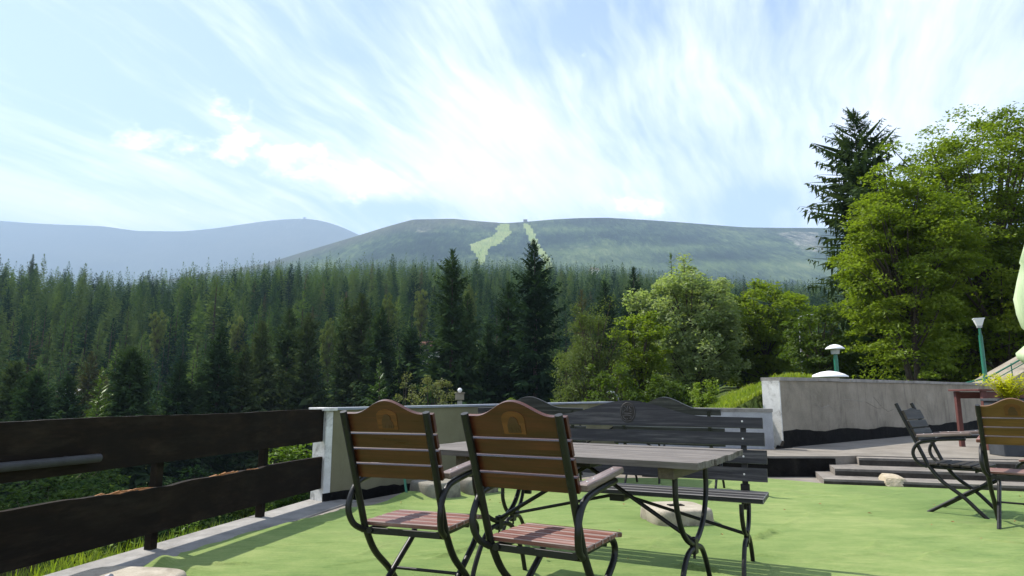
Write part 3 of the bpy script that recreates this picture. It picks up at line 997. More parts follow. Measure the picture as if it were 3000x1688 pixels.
def make_chair(name, label, group, back='chair_back', seat='seat_wood', plaque=True, loc=(0, 0, 0), rz=0.0, high=0.0, arms=True, drop=0.0):
    t = thing(name, label, 'chair', loc, rz, group)
    iron = M['iron']
    top_dir = Vector((0, -.371, .929))
    nf = Vector((0, .929, .371))                       # forward normal of the backrest
    p0 = Vector((0, -.185, .42))
    for s in (-1, 1):
        x = .215 * s
        post = MB()
        path = bez((x, .225, .0), (x, .165, .06), (x, .06, .17), (x, -.09, .29), (x, -.185, .42), n=6)
        path = path[:-1] + [Vector((x, 0, 0)) + p0 + top_dir * q for q in (0, .15, .3, .45, .590)]
        post.tube(path, .0165, 10)
        post.build('rear_post', iron, t)
        lp = MB()
        xi = .182 * s
        lp.tube(bez((xi, -.20, .405), (xi, .02, .404), (xi, .185, .405), (xi, .24, .385), (xi, .262, .345), (xi, .235, .295), (xi, .12, .223), (xi, -.06, .110), (xi, -.235, .0), n=5), .0155, 10)
        lp.build('leg_loop', iron, t)
        if arms:
            am = MB()
            xa = .240 * s
            am.tube(bez((xa, .13, .668), (xa, -.08, .652), (xa, -.215, .630), (xa, -.275, .575), (xa, -.292, .510), (xa - .01 * s, -.262, .445), (.215 * s, -.195, .405), n=5), .0145, 10)
            o = am.build('arm_bracket', iron, t)
            ar = MB()
            ar.box((xa, -.035, .684 + .012), (.052, .42, .027), Matrix.Rotation(R(4.2), 3, 'X'), .004)
            ar.build('armrest', M['arm_wood'] if back != 'chair_back_gold' else M['seat_wood'], t)
            sc_ = MB()
            for yy in (-.19, -.12, .10):
                sc_.lathe([(.0055, 0), (.004, .002)], 8, (xa, yy, .710 + yy * .0734 + .0025))
            tag(sc_.build('bolt', M['bolt'], o), kind='stuff')
    for make in (lambda q: q.box((0, -.180, .401), (.42, .012, .03), None, .002),
                 lambda q: q.box((0, .165, .388), (.36, .012, .025), None, .002),
                 lambda q: q.tube([(-.19, .055, .178), (.19, .055, .178)], .008, 8)):
        rl = MB()
        make(rl)
        rl.build('cross_bar', iron, t)
    # seat slats, the front one tipped down with the curve
    ys = [(-.142, .444, 0), (-.058, .443, 0), (.026, .443, 0), (.110, .442, 0), (.196, .436, -9)]
    for y, z, tilt in ys:
        b = MB()
        b.box((0, y, z - .011), (.462, .068, .022), Matrix.Rotation(R(tilt), 3, 'X'), .004)
        b.build('seat_slat', M[seat], t, edge=M['worn_lit_edge'] if seat == 'seat_wood' else None)
    # back slats fixed to the front of the posts
    th = .020
    off = .0175
    for a, c in ((.250, .316), (.328, .393), (.405, .471)):
        b = MB()
        a -= drop; c -= drop
        b.prism([(-.236, a), (.236, a), (.236, c), (-.236, c)], (p0 + nf * off, (1, 0, 0), top_dir, nf), th)
        b.build('back_slat', M[back], t)
    n = 44
    crest = []
    for i in range(n + 1):
        x = -.236 + .472 * i / n
        q = max(0.0, 1 - abs(x) / .175)
        crest.append((x, .572 - drop + (.064 + high) * (.5 - .5 * math.cos(math.pi * q))))
    b = MB()
    b.prism([(-.236, .483 - drop), (.236, .483 - drop)] + crest[::-1], (p0 + nf * off, (1, 0, 0), top_dir, nf), th)
    head = b.build('head_board', M[back], t)
    if plaque:
        arch = [(-.050, .497), (.050, .497), (.053, .562)] + [(.053 * math.cos(q), .562 + .034 * math.sin(q)) for q in (math.pi * k / 12 for k in range(1, 12))] + [(-.053, .562)]
        b = MB()
        b.prism(arch, (p0 + nf * (off - .0025), (1, 0, 0), top_dir, nf), .0035)
        pq = b.build('plaque', M['plaque'], head)
        b = MB()
        b.prism([(-.028, .503), (.030, .503), (.030, .534), (.022, .540), (.020, .560), (.006, .572), (-.010, .570), (-.020, .556), (-.028, .536)], (p0 + nf * (off - .005), (1, 0, 0), top_dir, nf), .003)
        for px in (-.014, .006, .018):
            b.prism([(px - .003, .508), (px + .003, .508), (px + .003, .526), (px - .003, .526)], (p0 + nf * (off - .0065), (1, 0, 0), top_dir, nf), .002)
        b.build('carved_emblem', M['emblem_dark'], head)
    sb = MB()
    for s in (-1, 1):
        for q in (.283, .36, .438, .52):
            c = p0 + top_dir * q + Vector((.215 * s, 0, 0)) - nf * .0165
            sb.box(c, (.008, .008, .004), Matrix.Rotation(R(112), 3, 'X'), .001)
    tag(sb.build('screw', M['iron'], t), kind='stuff')
    return t


GA = 'folding wood and iron garden chairs'
make_chair('garden_chair', 'brown folding chair nearest the fence, back turned, left of the front pair', GA, 'chair_back', loc=(-.446, 3.395, 0), rz=R(-20))
make_chair('garden_chair', 'reddish brown folding chair drawn up to the table, right of the front pair', GA, 'chair_back_red', loc=(.186, 3.003, 0), rz=R(-29))
make_chair('garden_chair', 'dark folding chair seen side on beside the stone steps', GA, 'dark_wood', 'dark_wood', False, loc=(4.06, 6.10, 0), rz=R(-138), drop=.062, high=-.045)
make_chair('garden_chair', 'golden brown folding chair with its back turned in front of the planter', GA, 'chair_back_gold', loc=(4.115, 5.42, 0), rz=R(-40))
make_chair('garden_chair', 'chair with red seat half cut off behind the golden brown chair', GA, 'chair_back_gold', loc=(5.22, 6.45, 0), rz=R(38), plaque=False)


def leg_frame(parent, x, top_z, mid_z, half_top, half_foot, w_=.034, lean=0.0):
    """two bowed flat irons set back to back, one leg frame"""
    for nm, pts in (('upper_bow', [(-half_top, top_z), (-half_top * .97, top_z - (top_z - mid_z) * .38), (-half_top * .62, mid_z + (top_z - mid_z) * .20), (0, mid_z), (half_top * .62, mid_z + (top_z - mid_z) * .20), (half_top * .97, top_z - (top_z - mid_z) * .38), (half_top, top_z)]),
                    ('lower_bow', [(-half_foot, 0), (-half_foot * .83, mid_z * .42), (-half_foot * .46, mid_z * .85), (0, mid_z - .022), (half_foot * .46, mid_z * .85), (half_foot * .83, mid_z * .42), (half_foot, 0)])):
        b = MB()
        b.tube(bez(*[(x, y, z) for y, z in pts], n=5), .0135, 8)
        b.build(nm, M['iron'], parent)
    b = MB()
    b.box((x, 0, mid_z - .011), (.030, .05, .075), None, .003)
    b.tube([(x, 0, mid_z - .07), (x, 0, mid_z + .03)], .007, 6)
    b.build('clamp', M['iron'], parent)


# ------------------------------------------------------------------ slatted table


def make_table(name, label, loc, rz, L=1.72, W=.80, H=.755, wood_='table_wood', group=None):
    t = thing(name, label, 'table', loc, rz, group)
    r_ = random.Random(4)
    n = 7
    pw_ = W / n
    for i in range(n):
        y = -W / 2 + pw_ * (i + .5)
        e0, e1 = -L / 2 + r_.uniform(-.01, .012), L / 2 + r_.uniform(-.012, .014)
        k = 14
        edge = [(e1 + r_.uniform(-.004, .004), y - pw_ / 2 + .0015 + (pw_ - .003) * j / k) for j in range(k + 1)]
        b = MB()
        b.prism([(e0, y - pw_ / 2 + .0015)] + edge + [(e0, y + pw_ / 2 - .0015)], ((0, 0, H - .028 + r_.uniform(-.002, .001)), (1, 0, 0), (0, 1, 0), (0, 0, 1)), .028)
        b.build('plank', M[wood_], t)
    for x in (-.46, .66):
        b = MB()
        b.box((x, 0, H - .056), (.075, W - .10, .05), None, .004)
        b.build('batten', M['table_edge'], t)
        leg_frame(t, x, H - .085, .335, .255, .29)
    b = MB()
    b.box((.1, 0, H - .065), (.10, .16, .045), None, .003)
    b.build('brace_block', M['iron'], t)
    for x in (-.46, .66):
        b = MB()
        b.tube([(.1, 0, H - .086), (x, 0, .345)], .011, 8)
        b.build('brace', M['iron'], t)
    return t


TB = 'weathered slatted tables with bowed iron legs'
make_table('garden_table', 'weathered grey plank table standing between the front chairs and the bench', (.32, 3.665, 0), R(-31.5), L=1.66, W=.86, group=TB)

# ------------------------------------------------------------------ bench


def make_bench(name, label, loc, rz, L=1.9, top=.89, bump_=.10, emblem=True, rows=4, group=None):
    t = thing(name, label, 'bench', loc, rz, group)
    lean = Vector((0, -.12, .993)); nf = Vector((0, .993, .12))
    p0 = Vector((0, -.205, .42))
    for i, y in enumerate((-.115, -.005, .105)):
        b = MB()
        b.box((0, y, .428), (L, .098, .032), None, .004)
        b.build('seat_plank', M['bench_wood'], t, edge=M['grey_lit_edge'])
    r_ = random.Random(7)
    z = .075
    hh = .085
    for i in range(rows - 1):
        b = MB()
        e = r_.uniform(0, .02)
        out = [(-L / 2 + e, z), (L / 2 - e + .01, z), (L / 2 - e + .01, z + hh), (-L / 2 + e, z + hh)]
        b.prism(out, (p0, (1, 0, 0), lean, nf), .03)
        b.build('back_plank', M['bench_wood'], t)
        z += hh + .027
    n = 60
    crest = []
    wd = L * .30
    for i in range(n + 1):
        x = -L / 2 + .02 + (L - .04) * i / n
        q = max(0.0, 1 - abs(x) / wd)
        crest.append((x, z + .068 + bump_ * (.5 - .5 * math.cos(math.pi * q)) + .010 * (1 - abs(x) / (L / 2))))
    b = MB()
    b.prism([(-L / 2 + .02, z), (L / 2 - .02, z)] + crest[::-1], (p0, (1, 0, 0), lean, nf), .03)
    hb = b.build('head_board', M['bench_wood'], t)
    if emblem:
        c0 = z + .095
        b = MB()
        b.prism([(.058 * math.cos(a), c0 + .074 * math.sin(a)) for a in (2 * math.pi * k / 28 for k in range(28))], (p0 + nf * .0285, (1, 0, 0), lean, nf), .004)
        b.build('emblem', M['dark_wood'], hb)
        rel = MB()
        ring = [p0 + nf * .0335 + Vector((.052 * math.cos(a), 0, 0)) + lean * (c0 + .067 * math.sin(a)) for a in (2 * math.pi * k / 32 for k in range(33))]
        rel.tube(ring, .003, 5)
        for pts in ([(-.034, .035), (-.022, .046), (-.012, .03), (-.026, .018), (-.034, .008), (-.018, .002)], [(-.002, .045), (.004, .006)], [(.030, .045), (.004, .024), (.032, .0)], [(-.03, -.012), (.03, -.008)], [(-.026, -.026), (.0, -.022), (.026, -.024)], [(-.032, -.046), (-.028, -.03), (-.018, -.046)], [(-.004, -.048), (.012, -.052), (.028, -.042), (.034, -.02)], [(.036, -.012), (.042, .02), (.036, .04)]):
            rel.tube([p0 + nf * .0335 + Vector((a, 0, 0)) + lean * (c0 + c_) for a, c_ in pts], .0036, 5)
        rel.build('emblem_relief', M['relief'], hb)
    bl = MB()
    for s in (-1, 1):
        x = s * (L / 2 - .145)
        b = MB()
        b.prism([(x - .018, -.09), (x + .018, -.09), (x + .018, z + .05), (x - .018, z + .05)], (p0 - nf * .012, (1, 0, 0), lean, nf), .0115)
        b.box((x, -.205, .40), (.055, .026, .16), None, .003)
        b.build('back_bar', M['iron'], t)
        for k in range(rows):
            c = p0 + lean * (.075 + hh / 2 + k * (hh + .027)) + Vector((x, 0, 0)) + nf * .030
            bl.lathe([(.0065, 0), (.005, .003)], 8, tuple(c)) if False else bl.box(c, (.011, .006, .011), None, .002)
        leg_frame(t, x + s * .02, .405, .205, .165, .215)
    tag(bl.build('bolt', M['bolt'], t), kind='stuff')
    b = MB()
    b.box((0, 0, .385), (.10, .14, .055), None, .003)
    b.build('brace_block', M['iron'], t)
    for s in (-1, 1):
        b = MB()
        b.tube([(s * .048, 0, .385), (s * (L / 2 - .125), 0, .208)], .0105, 8)
        b.build('brace', M['iron'], t)
    return t


BG = 'black wooden benches with arched backs'
make_bench('park_bench', 'black bench facing the camera across the table with carved round emblem', (.72, 4.52, 0), R(-26.5 + 180), L=1.84, group=BG)
make_bench('park_bench', 'black bench standing before the olive wall, seen above the right front chair', (.27, 8.15, 0), R(-14), L=1.32, top=.9, bump_=.125, emblem=False, group=BG)
make_bench('park_bench', 'black bench by the low white wall, seen behind the emblem bench', (1.86, 7.75, 0), R(-30), L=1.28, top=.9, bump_=.12, emblem=False, group=BG)
make_table('garden_table', 'far slatted table between the two distant benches', (1.25, 8.55, 0), R(-22), L=1.3, group=TB)

# ------------------------------------------------------------------ concrete parasol bases


def parasol_base(label, loc, rz, s=.26, h=.125, m='base_concrete'):
    t = thing('parasol_stand', label, 'parasol stand', loc, rz, 'concrete parasol stands')
    b = MB()

    def sq(a, i):
        c, s_ = abs(math.cos(a)), abs(math.sin(a))
        return 1 / ((c ** 5 + s_ ** 5) ** (1 / 5))
    b.lathe([(s * .985, 0), (s, .010), (s * .975, h * .70), (s * .955, h * .87), (s * .925, h * .955), (s * .885, h * .99), (s * .80, h), (s * .05, h + .001)], 40, mod=sq)
    b.build('block', M[m], t)
    c = MB()
    c.box((.0, .0, h + .004), (.13, .075, .009), None, .002)
    o = c.build('socket_plate', M['tar'], t)
    c = MB()
    c.tube([(-.015, 0, h + .005), (.012, 0, h + .013)], .020, 8)
    c.build('clamp_bolt', M['grey_steel'], o)
    return t


parasol_base('beige concrete parasol base on the carpet under the bench', (1.385, 5.74, 0), R(10))
parasol_base('beige concrete parasol base at the bottom left corner by the fence', (-2.02, 3.46, .004), R(-8), .30, .125)
t = parasol_base('dirty concrete parasol base pushed against the olive wall', (-.80, 7.02, .0), R(42), .22, .17, 'dirty_concrete')
parasol_base('second dirty concrete base standing beside the one at the olive wall', (-.42, 7.36, .0), R(44), .22, .17, 'dirty_concrete')
b = MB()
b.tube([(-1.045, 6.78, .012), (-1.13, 6.86, .42)], .016, 8, flat_=(.035, .02))
b.lathe([(.026, 0), (.028, .012), (.02, .03)], 10, (-1.045, 6.78, .0))
tag(b.build('prop_bar', M['green_paint']), 'slanted dark green bar with a foot beside the dirty parasol bases', 'bar')

# rock on the carpet
rk = bmesh.new()
bmesh.ops.create_icosphere(rk, subdivisions=3, radius=1)
r_ = np.random.default_rng(3)
cuts = [(Vector(r_.normal(size=3)).normalized(), r_.uniform(.48, .86)) for _ in range(34)]
for v in rk.verts:
    for nn, dd in cuts:
        k = v.co.dot(nn)
        if k > dd: v.co -= nn * (k - dd)
    v.co = Vector((v.co.x * .245, v.co.y * .16, max(v.co.z, -.55) * .115 + .05))
me = bpy.data.meshes.new('rock'); rk.to_mesh(me); rk.free(); me.materials.append(M['rock'])
o = tag(link('rock', me), 'pale tan rock lying on the carpet at the foot of the steps', 'rock')
o.location = (4.45, 7.88, .004); o.rotation_euler = (0, R(4), R(-22))

# ------------------------------------------------------------------ upper patio: red table, planter, fern
t = thing('side_table', 'tall red brown wooden table on the patio before the high wall', 'table', (7.0, 9.85, .25), R(-6))
b = MB(); b.box((.86, .35, .878), (1.85, .82, .028), None, .004); b.build('table_top', M['red_paint'], t)
for y in (0, .70):
    b = MB(); b.box((.86, y, .80), (1.62, .022, .10), None, .003); b.build('apron', M['red_paint'], t)
for x, y in ((.03, .0), (1.70, .0), (.03, .70), (1.70, .70)):
    b = MB(); b.box((x, y, .43), (.065, .065, .86), None, .004); b.build('leg', M['red_paint'], t)

t = thing('planter', 'dark box planter on the patio edge behind the golden brown chair', 'planter', (6.98, 8.95, .25), R(-8))
b = MB()
b.box((0, 0, .36), (.92, .36, .72), None, .008); b.build('planter_box', M['planter'], t)
b = MB(); b.box((0, 0, .735), (.97, .41, .035), None, .006); b.build('rim', M['planter'], t)
b = MB(); b.box((0, 0, .757), (.84, .28, .01)); b.build('soil', M['soil'], t)


def sprigs(name, label, cat, loc, n, h, spread, m, seed, leaf=.06, pairs=8, up=.8, group=None, width=.4):
    """plant of arching fronds with leaflets in pairs"""
    r_ = np.random.default_rng(seed)
    V, Q = [], []
    for i in range(n):
        a = r_.uniform(0, 2 * math.pi)
        L = h * r_.uniform(.6, 1.1)
        lean_ = r_.uniform(.1, 1) * spread
        base = np.array([r_.normal(0, .05), r_.normal(0, .05), 0])
        dirh = np.array([math.cos(a), math.sin(a), 0])
        side = np.array([-math.sin(a), math.cos(a), 0])
        for j in range(pairs):
            s = (j + 1) / pairs
            p = base + dirh * lean_ * s ** 1.4 + np.array([0, 0, L * (s * up + (1 - up) * s * (1 - s) * 2)])
            for sg in (-1, 1):
                l = leaf * (1.15 - .6 * s) * r_.uniform(.7, 1.2)
                d = side * sg * .8 + dirh * .5 + np.array([0, 0, r_.uniform(-.3, .5)])
                d /= np.linalg.norm(d)
                w_ = np.cross(d, [0, 0, 1.0]); w_ = w_ / (np.linalg.norm(w_) + 1e-6) * l * width
                k = len(V)
                V += [p, p + d * l * .5 + w_ * .5, p + d * l, p + d * l * .5 - w_ * .5]
                Q.append((k, k + 1, k + 2, k + 3))
        # stem
        k = len(V)
        p1 = base + dirh * lean_ + np.array([0, 0, L * up])
        V += [base + side * .004, base - side * .004, p1 - side * .002, p1 + side * .002]
        Q.append((k, k + 1, k + 2, k + 3))
    me = np_mesh(name, np.array(V), Q, mat=m)
    o = tag(link(name, me), label, cat, group)
    o.location = loc
    return o


sprigs('fern', 'yellow green fern growing from the dark box planter', 'fern', (6.72, 8.92, 1.00), 70, .42, .48, M['fern'], 4, .085, 10, .75)

# ------------------------------------------------------------------ closed parasol at the right edge
t = thing('parasol', 'closed pale green parasol tied up at the right edge', 'parasol', (4.14, 5.0, 0))
prof = [(.020, 2.42), (.045, 2.36), (.085, 2.22), (.128, 2.09), (.118, 2.07), (.150, 1.95), (.185, 1.80), (.178, 1.68), (.155, 1.57), (.105, 1.50), (.095, 1.475), (.150, 1.43), (.205, 1.37), (.20, 1.33), (.165, 1.29)]
b = MB()
b.lathe(prof[::-1], 40, mod=lambda a, i: 1 + .09 * math.sin(a * 8 + i * .35) + .04 * math.sin(a * 3 + 1), capb=False)
b.build('canopy', M['parasol'], t)
b = MB(); b.lathe([(.112, 1.475), (.116, 1.485), (.116, 1.50), (.110, 1.51)], 24, capb=False); b.build('tie_strap', M['white_paint'], t)
b = MB(); b.tube([(0, 0, .06), (0, 0, 2.46)], .021, 12); b.build('pole', M['white_paint'], t)
b = MB(); b.lathe([(.26, 0), (.27, .02), (.255, .08), (.05, .10)], 28); b.build('foot', M['base_concrete'], t)

# a few dry leaves and scraps on the carpet
g_ = np.random.default_rng(44)
n = 46
lx = g_.uniform(-1.2, 5.5, n); ly = g_.uniform(4.2, 7.4, n)
ga = g_.uniform(0, 6.28, n); gl = g_.uniform(.010, .026, n)
V_ = []
for i in range(n):
    c, s_ = math.cos(ga[i]) * gl[i], math.sin(ga[i]) * gl[i]
    z = .026
    V_ += [(lx[i] - c, ly[i] - s_, z), (lx[i] + s_ * .5, ly[i] - c * .5, z + .008), (lx[i] + c, ly[i] + s_, z), (lx[i] - s_ * .5, ly[i] + c * .5, z + .006)]
tag(link('litter', np_mesh('litter', np.array(V_), np.arange(4 * n).reshape(-1, 4), mat=M['torn_wood'])), 'dry leaf scraps scattered on the carpet', kind='stuff')

# ------------------------------------------------------------------ trees


def tri_tube(pts, rad, n=7):
    """plain tapered tube as arrays"""
    pts = [np.array(p, float) for p in pts]
    V, Q = [], []
    for i, p in enumerate(pts):
        t = pts[min(i + 1, len(pts) - 1)] - pts[max(i - 1, 0)]
        t = t / (np.linalg.norm(t) + 1e-9)
        a = np.cross(t, [0, 0, 1.0]) if abs(t[2]) < .95 else np.cross(t, [1.0, 0, 0])
        a /= np.linalg.norm(a); b = np.cross(t, a)
        for j in range(n):
            q = 2 * math.pi * j / n
            V.append(p + (a * math.cos(q) + b * math.sin(q)) * rad[i])
    for i in range(len(pts) - 1):
        for j in range(n):
            Q.append((i * n + j, i * n + (j + 1) % n, (i + 1) * n + (j + 1) % n, (i + 1) * n + j))
    return V, Q


def spruce_crown(h, r, seed, nb, K, hang=0, shape=.78, base=.06, wid=.17, tw=.42, open_=.12, up=.55, irr=.25):
    g = np.random.default_rng(seed)
    t = (np.arange(nb) + g.uniform(-.4, .4, nb)) / nb
    t = np.clip(t, 0, .995) ** .92
    lobe = 1 + irr * np.sin(t * g.uniform(9, 15) + g.uniform(0, 6)) * .35
    z = h * (base + (1 - base) * t)
    L = r * (1 - t) ** shape * g.uniform(1 - irr * 1.6, 1.12, nb) * np.clip(t * 5 + .62, 0, 1) * lobe + .010 * h * (.4 + g.random(nb) * .6)
    L = np.where(g.random(nb) < open_, L * .45, L)
    az_ = np.arange(nb) * 2.39996 + g.uniform(-.5, .5, nb)
    D = np.stack([np.cos(az_), np.sin(az_), np.zeros(nb)], 1)
    S_ = np.stack([-np.sin(az_), np.cos(az_), np.zeros(nb)], 1)
    a = -.50 + (up + .50) * t ** 1.3 + g.normal(0, .10, nb)
    P0 = np.stack([np.zeros(nb), np.zeros(nb), z], 1)
    V, Q = [], []

    def pos(s):
        return P0 + D * (L * s)[:, None] + np.array([0, 0, 1.0]) * (L * (a * s + .27 * s * s))[:, None]

    def quads(p, d, l, wv):
        V.append(np.stack([p, p + d * (l * .45)[:, None] + wv, p + d * l[:, None], p + d * (l * .45)[:, None] - wv], 1).reshape(-1, 3))
    up3 = np.array([0, 0, 1.0])
    # spine of each branch
    e = pos(np.ones(nb)); s0 = pos(np.full(nb, .1))
    dv = e - s0; ll = np.linalg.norm(dv, axis=1); dv = dv / ll[:, None]
    quads(s0, dv, ll, S_ * (L * .07 + .02)[:, None])
    for j in range(K):
        s = (j + .35 + .5 * g.random(nb)) / K
        s = .12 + .86 * s
        p = pos(s)
        for sg in (-1, 1):
            l = (L * tw * (1 - .68 * s) + .03 * h / 20) * g.uniform(.65, 1.25, nb)
            d = S_ * sg * g.uniform(.55, .95, nb)[:, None] + D * g.uniform(.35, .75, nb)[:, None] + up3 * g.uniform(-.62, .02, nb)[:, None]
            d /= np.linalg.norm(d, axis=1)[:, None]
            wv = np.cross(d, up3 + g.normal(0, .6, (nb, 3)))
            wv = wv / (np.linalg.norm(wv, axis=1)[:, None] + 1e-6) * (l * wid * g.uniform(.7, 1.3, nb))[:, None]
            quads(p, d, l, wv)
    for j in range(hang):
        s = .15 + .8 * (j + g.random(nb)) / hang
        p = pos(s)
        l = (L * .30 * (1 - .5 * s) + .02 * h / 20) * g.uniform(.5, 1.3, nb)
        d = S_ * g.normal(0, .25, nb)[:, None] + D * g.uniform(-.1, .35, nb)[:, None] - up3
        d /= np.linalg.norm(d, axis=1)[:, None]
        wv = np.cross(d, g.normal(0, 1, (nb, 3)))
        wv = wv / (np.linalg.norm(wv, axis=1)[:, None] + 1e-6) * (l * wid * .9)[:, None]
        quads(p, d, l, wv)
    # leader
    k = 5
    p = np.tile([0, 0, h * .955], (k, 1)) + 0.0
    d = np.stack([g.normal(0, .12, k), g.normal(0, .12, k), np.ones(k)], 1)
    quads(p, d / np.linalg.norm(d, axis=1)[:, None], np.full(k, h * .055), np.stack([np.cos(np.arange(k) * 1.3), np.sin(np.arange(k) * 1.3), np.zeros(k)], 1) * h * .004)
    V = np.concatenate(V)
    Q = np.arange(len(V)).reshape(-1, 4)
    return V, Q


def spruce_set(h, r, seed, nb, K, hang, m, **kw):
    V, Q = spruce_crown(h, r, seed, nb, K, hang, **kw)
    tv, tq = tri_tube([(0, 0, -.8), (0, 0, h * .3), (.02 * r, 0, h * .7), (0, 0, h * .97)], [h * .0125, h * .010, h * .005, h * .0012], 6)
    return np_mesh('crown', V, Q, mat=m), np_mesh('trunk', np.array(tv), tq, mat=M['bark'], smooth=True)


def plant_tree(name, label, loc, meshes, scale=1.0, rz=0.0, group=None, cat='tree', sz=None):
    t = thing(name, label, cat, loc, rz, group)
    t.scale = (scale, scale, sz or scale)
    link('trunk', meshes[1], t)
    link('crown', meshes[0], t)
    return t


def bearing(u, v):
    a, b = (u - 1500) / 1909, (844 - v) / 1909
    d = cp - b * sp
    return a / d, (sp + b * cp) / d


def stand(u, v, y):
    """ground point, and height of a tree whose tip shows at bearing u, elevation v, y metres off"""
    a, e = bearing(u, v)
    x = a * y
    gz = float(ground_z(np.array([x]), np.array([y]))[0])
    return (x, y, gz - .1), EYE + e * y - gz + .1


random.seed(5)
# single conifers on and below the slope: bearing, tip, distance, half width in metres, kind, label
CONIFERS = [
    (2500, 330, 36, 3.0, 'big', 'tallest dark spruce with drooping limbs standing left of the maples'),
    (1565, 706, 62, 3.1, 'near', 'tall dark spruce in the middle reaching up past the ski run'),
    (1325, 733, 62, 2.9, 'near', 'tall spruce with a ragged top, left of the middle spruce'),
    (1490, 830, 66, 2.9, 'near', 'broad spruce touching the left side of the tall middle spruce'),
    (1370, 860, 70, 2.3, 'near', 'spruce half hidden right behind the ragged topped spruce'),
    (1430, 950, 64, 1.7, 'near', 'small spruce filling the gap between the two tallest middle spruces'),
    (1062, 862, 74, 2.6, 'near', 'slim spruce with a twin spire above the left chair'),
    (1016, 872, 75, 2.0, 'near', 'narrow dark spruce just left of the twin spire spruce'),
    (1120, 898, 70, 2.6, 'near', 'spruce right of the twin spire spruce'),
    (1113, 1050, 40, 1.7, 'young', 'young bright green spruce before the dark row above the left chair'),
    (1205, 965, 72, 2.4, 'near', 'loose spruce between the bushes and the ragged topped spruce'),
    (850, 905, 76, 2.7, 'near', 'dark spruce behind the right end of the fence'),
    (905, 918, 72, 2.4, 'near', 'dark spruce beside the end pier of the olive wall'),
    (770, 942, 70, 2.5, 'near', 'pointed spruce over the right third of the fence'),
    (650, 948, 62, 2.3, 'near', 'spruce rising over the middle of the fence, darker than its neighbours'),
    (720, 1010, 64, 2.1, 'near', 'lower spruce between two pointed ones above the fence'),
    (390, 1018, 52, 2.2, 'near', 'nearest dark spruce over the left half of the fence'),
    (300, 1075, 46, 1.8, 'young', 'light green young spruce left of the nearest dark spruce'),
    (530, 1055, 60, 1.8, 'near', 'small spruce between the nearest dark spruce and the middle of the fence'),
    (585, 1085, 60, 1.6, 'near', 'short spruce beside the darker spruce over the middle of the fence'),
    (110, 1090, 52, 2.1, 'near', 'low spruce above the left end of the fence, right of another'),
    (50, 1060, 58, 2.3, 'near', 'low spruce at the far left edge above the fence'),
    (200, 1095, 58, 2.1, 'near', 'low dark spruce below the white cabin'),
    (270, 1030, 74, 2.7, 'brown', 'brownish spruce right of the white cabin'),
    (1855, 783, 92, 2.6, 'near', 'dark spruce rising left of the pale tree'),
    (1770, 822, 88, 2.4, 'near', 'slender green spruce above the birch'),
    (1705, 850, 84, 2.6, 'brown', 'brownish green spruce right of the tall middle spruce'),
    (1965, 742, 104, 2.2, 'larch', 'pale pointed larch showing over the left shoulder of the pale tree'),
    (2005, 765, 108, 2.2, 'larch', 'second pale larch leaning right behind the pale tree'),
    (1840, 860, 74, 2.2, 'near', 'spruce behind the birch, lower than its neighbour'),
    (98, 745, 330, 2.0, 'near', 'tallest spruce on the ridge line at the far left'),
]
GS = 'single spruces below the slope'
cache = {}
for i, (u, v, y, hw_, kind, lab) in enumerate(CONIFERS):
    loc, h = stand(u, v, y)
    if kind == 'big':
        ms = spruce_set(h, hw_ * 1.55, 101, 420, 14, 12, M['spruce'], shape=.46, base=.03, wid=.145, tw=.34, open_=.25, up=.34, irr=.55)
    elif kind == 'young':
        ms = spruce_set(h, hw_ * 1.5, 60 + i, 150, 7, 1, M['birch'] if False else M['young_spruce'], shape=.9, base=.03, wid=.16)
    elif kind == 'larch':
        ms = spruce_set(h, hw_ * 1.5, 60 + i, 150, 6, 1, M['larch'], shape=.7, up=.5, irr=.35)
    elif kind == 'brown':
        ms = spruce_set(h, hw_ * 1.75, 60 + i, 260, 6, 2, M['brown_spruce'], shape=.7, irr=.35)
    else:
        ms = spruce_set(h, hw_ * 1.85, 60 + i, 380, 9, 5, M['spruce'], shape=random.uniform(.58, .72), base=.04, wid=.22, open_=.14, irr=random.uniform(.25, .45))
    plant_tree('larch_tree' if kind == 'larch' else 'spruce_tree', lab, loc, ms, 1, random.uniform(0, 6), GS)

# ------------------------------------------------------------------ broad-leaved trees


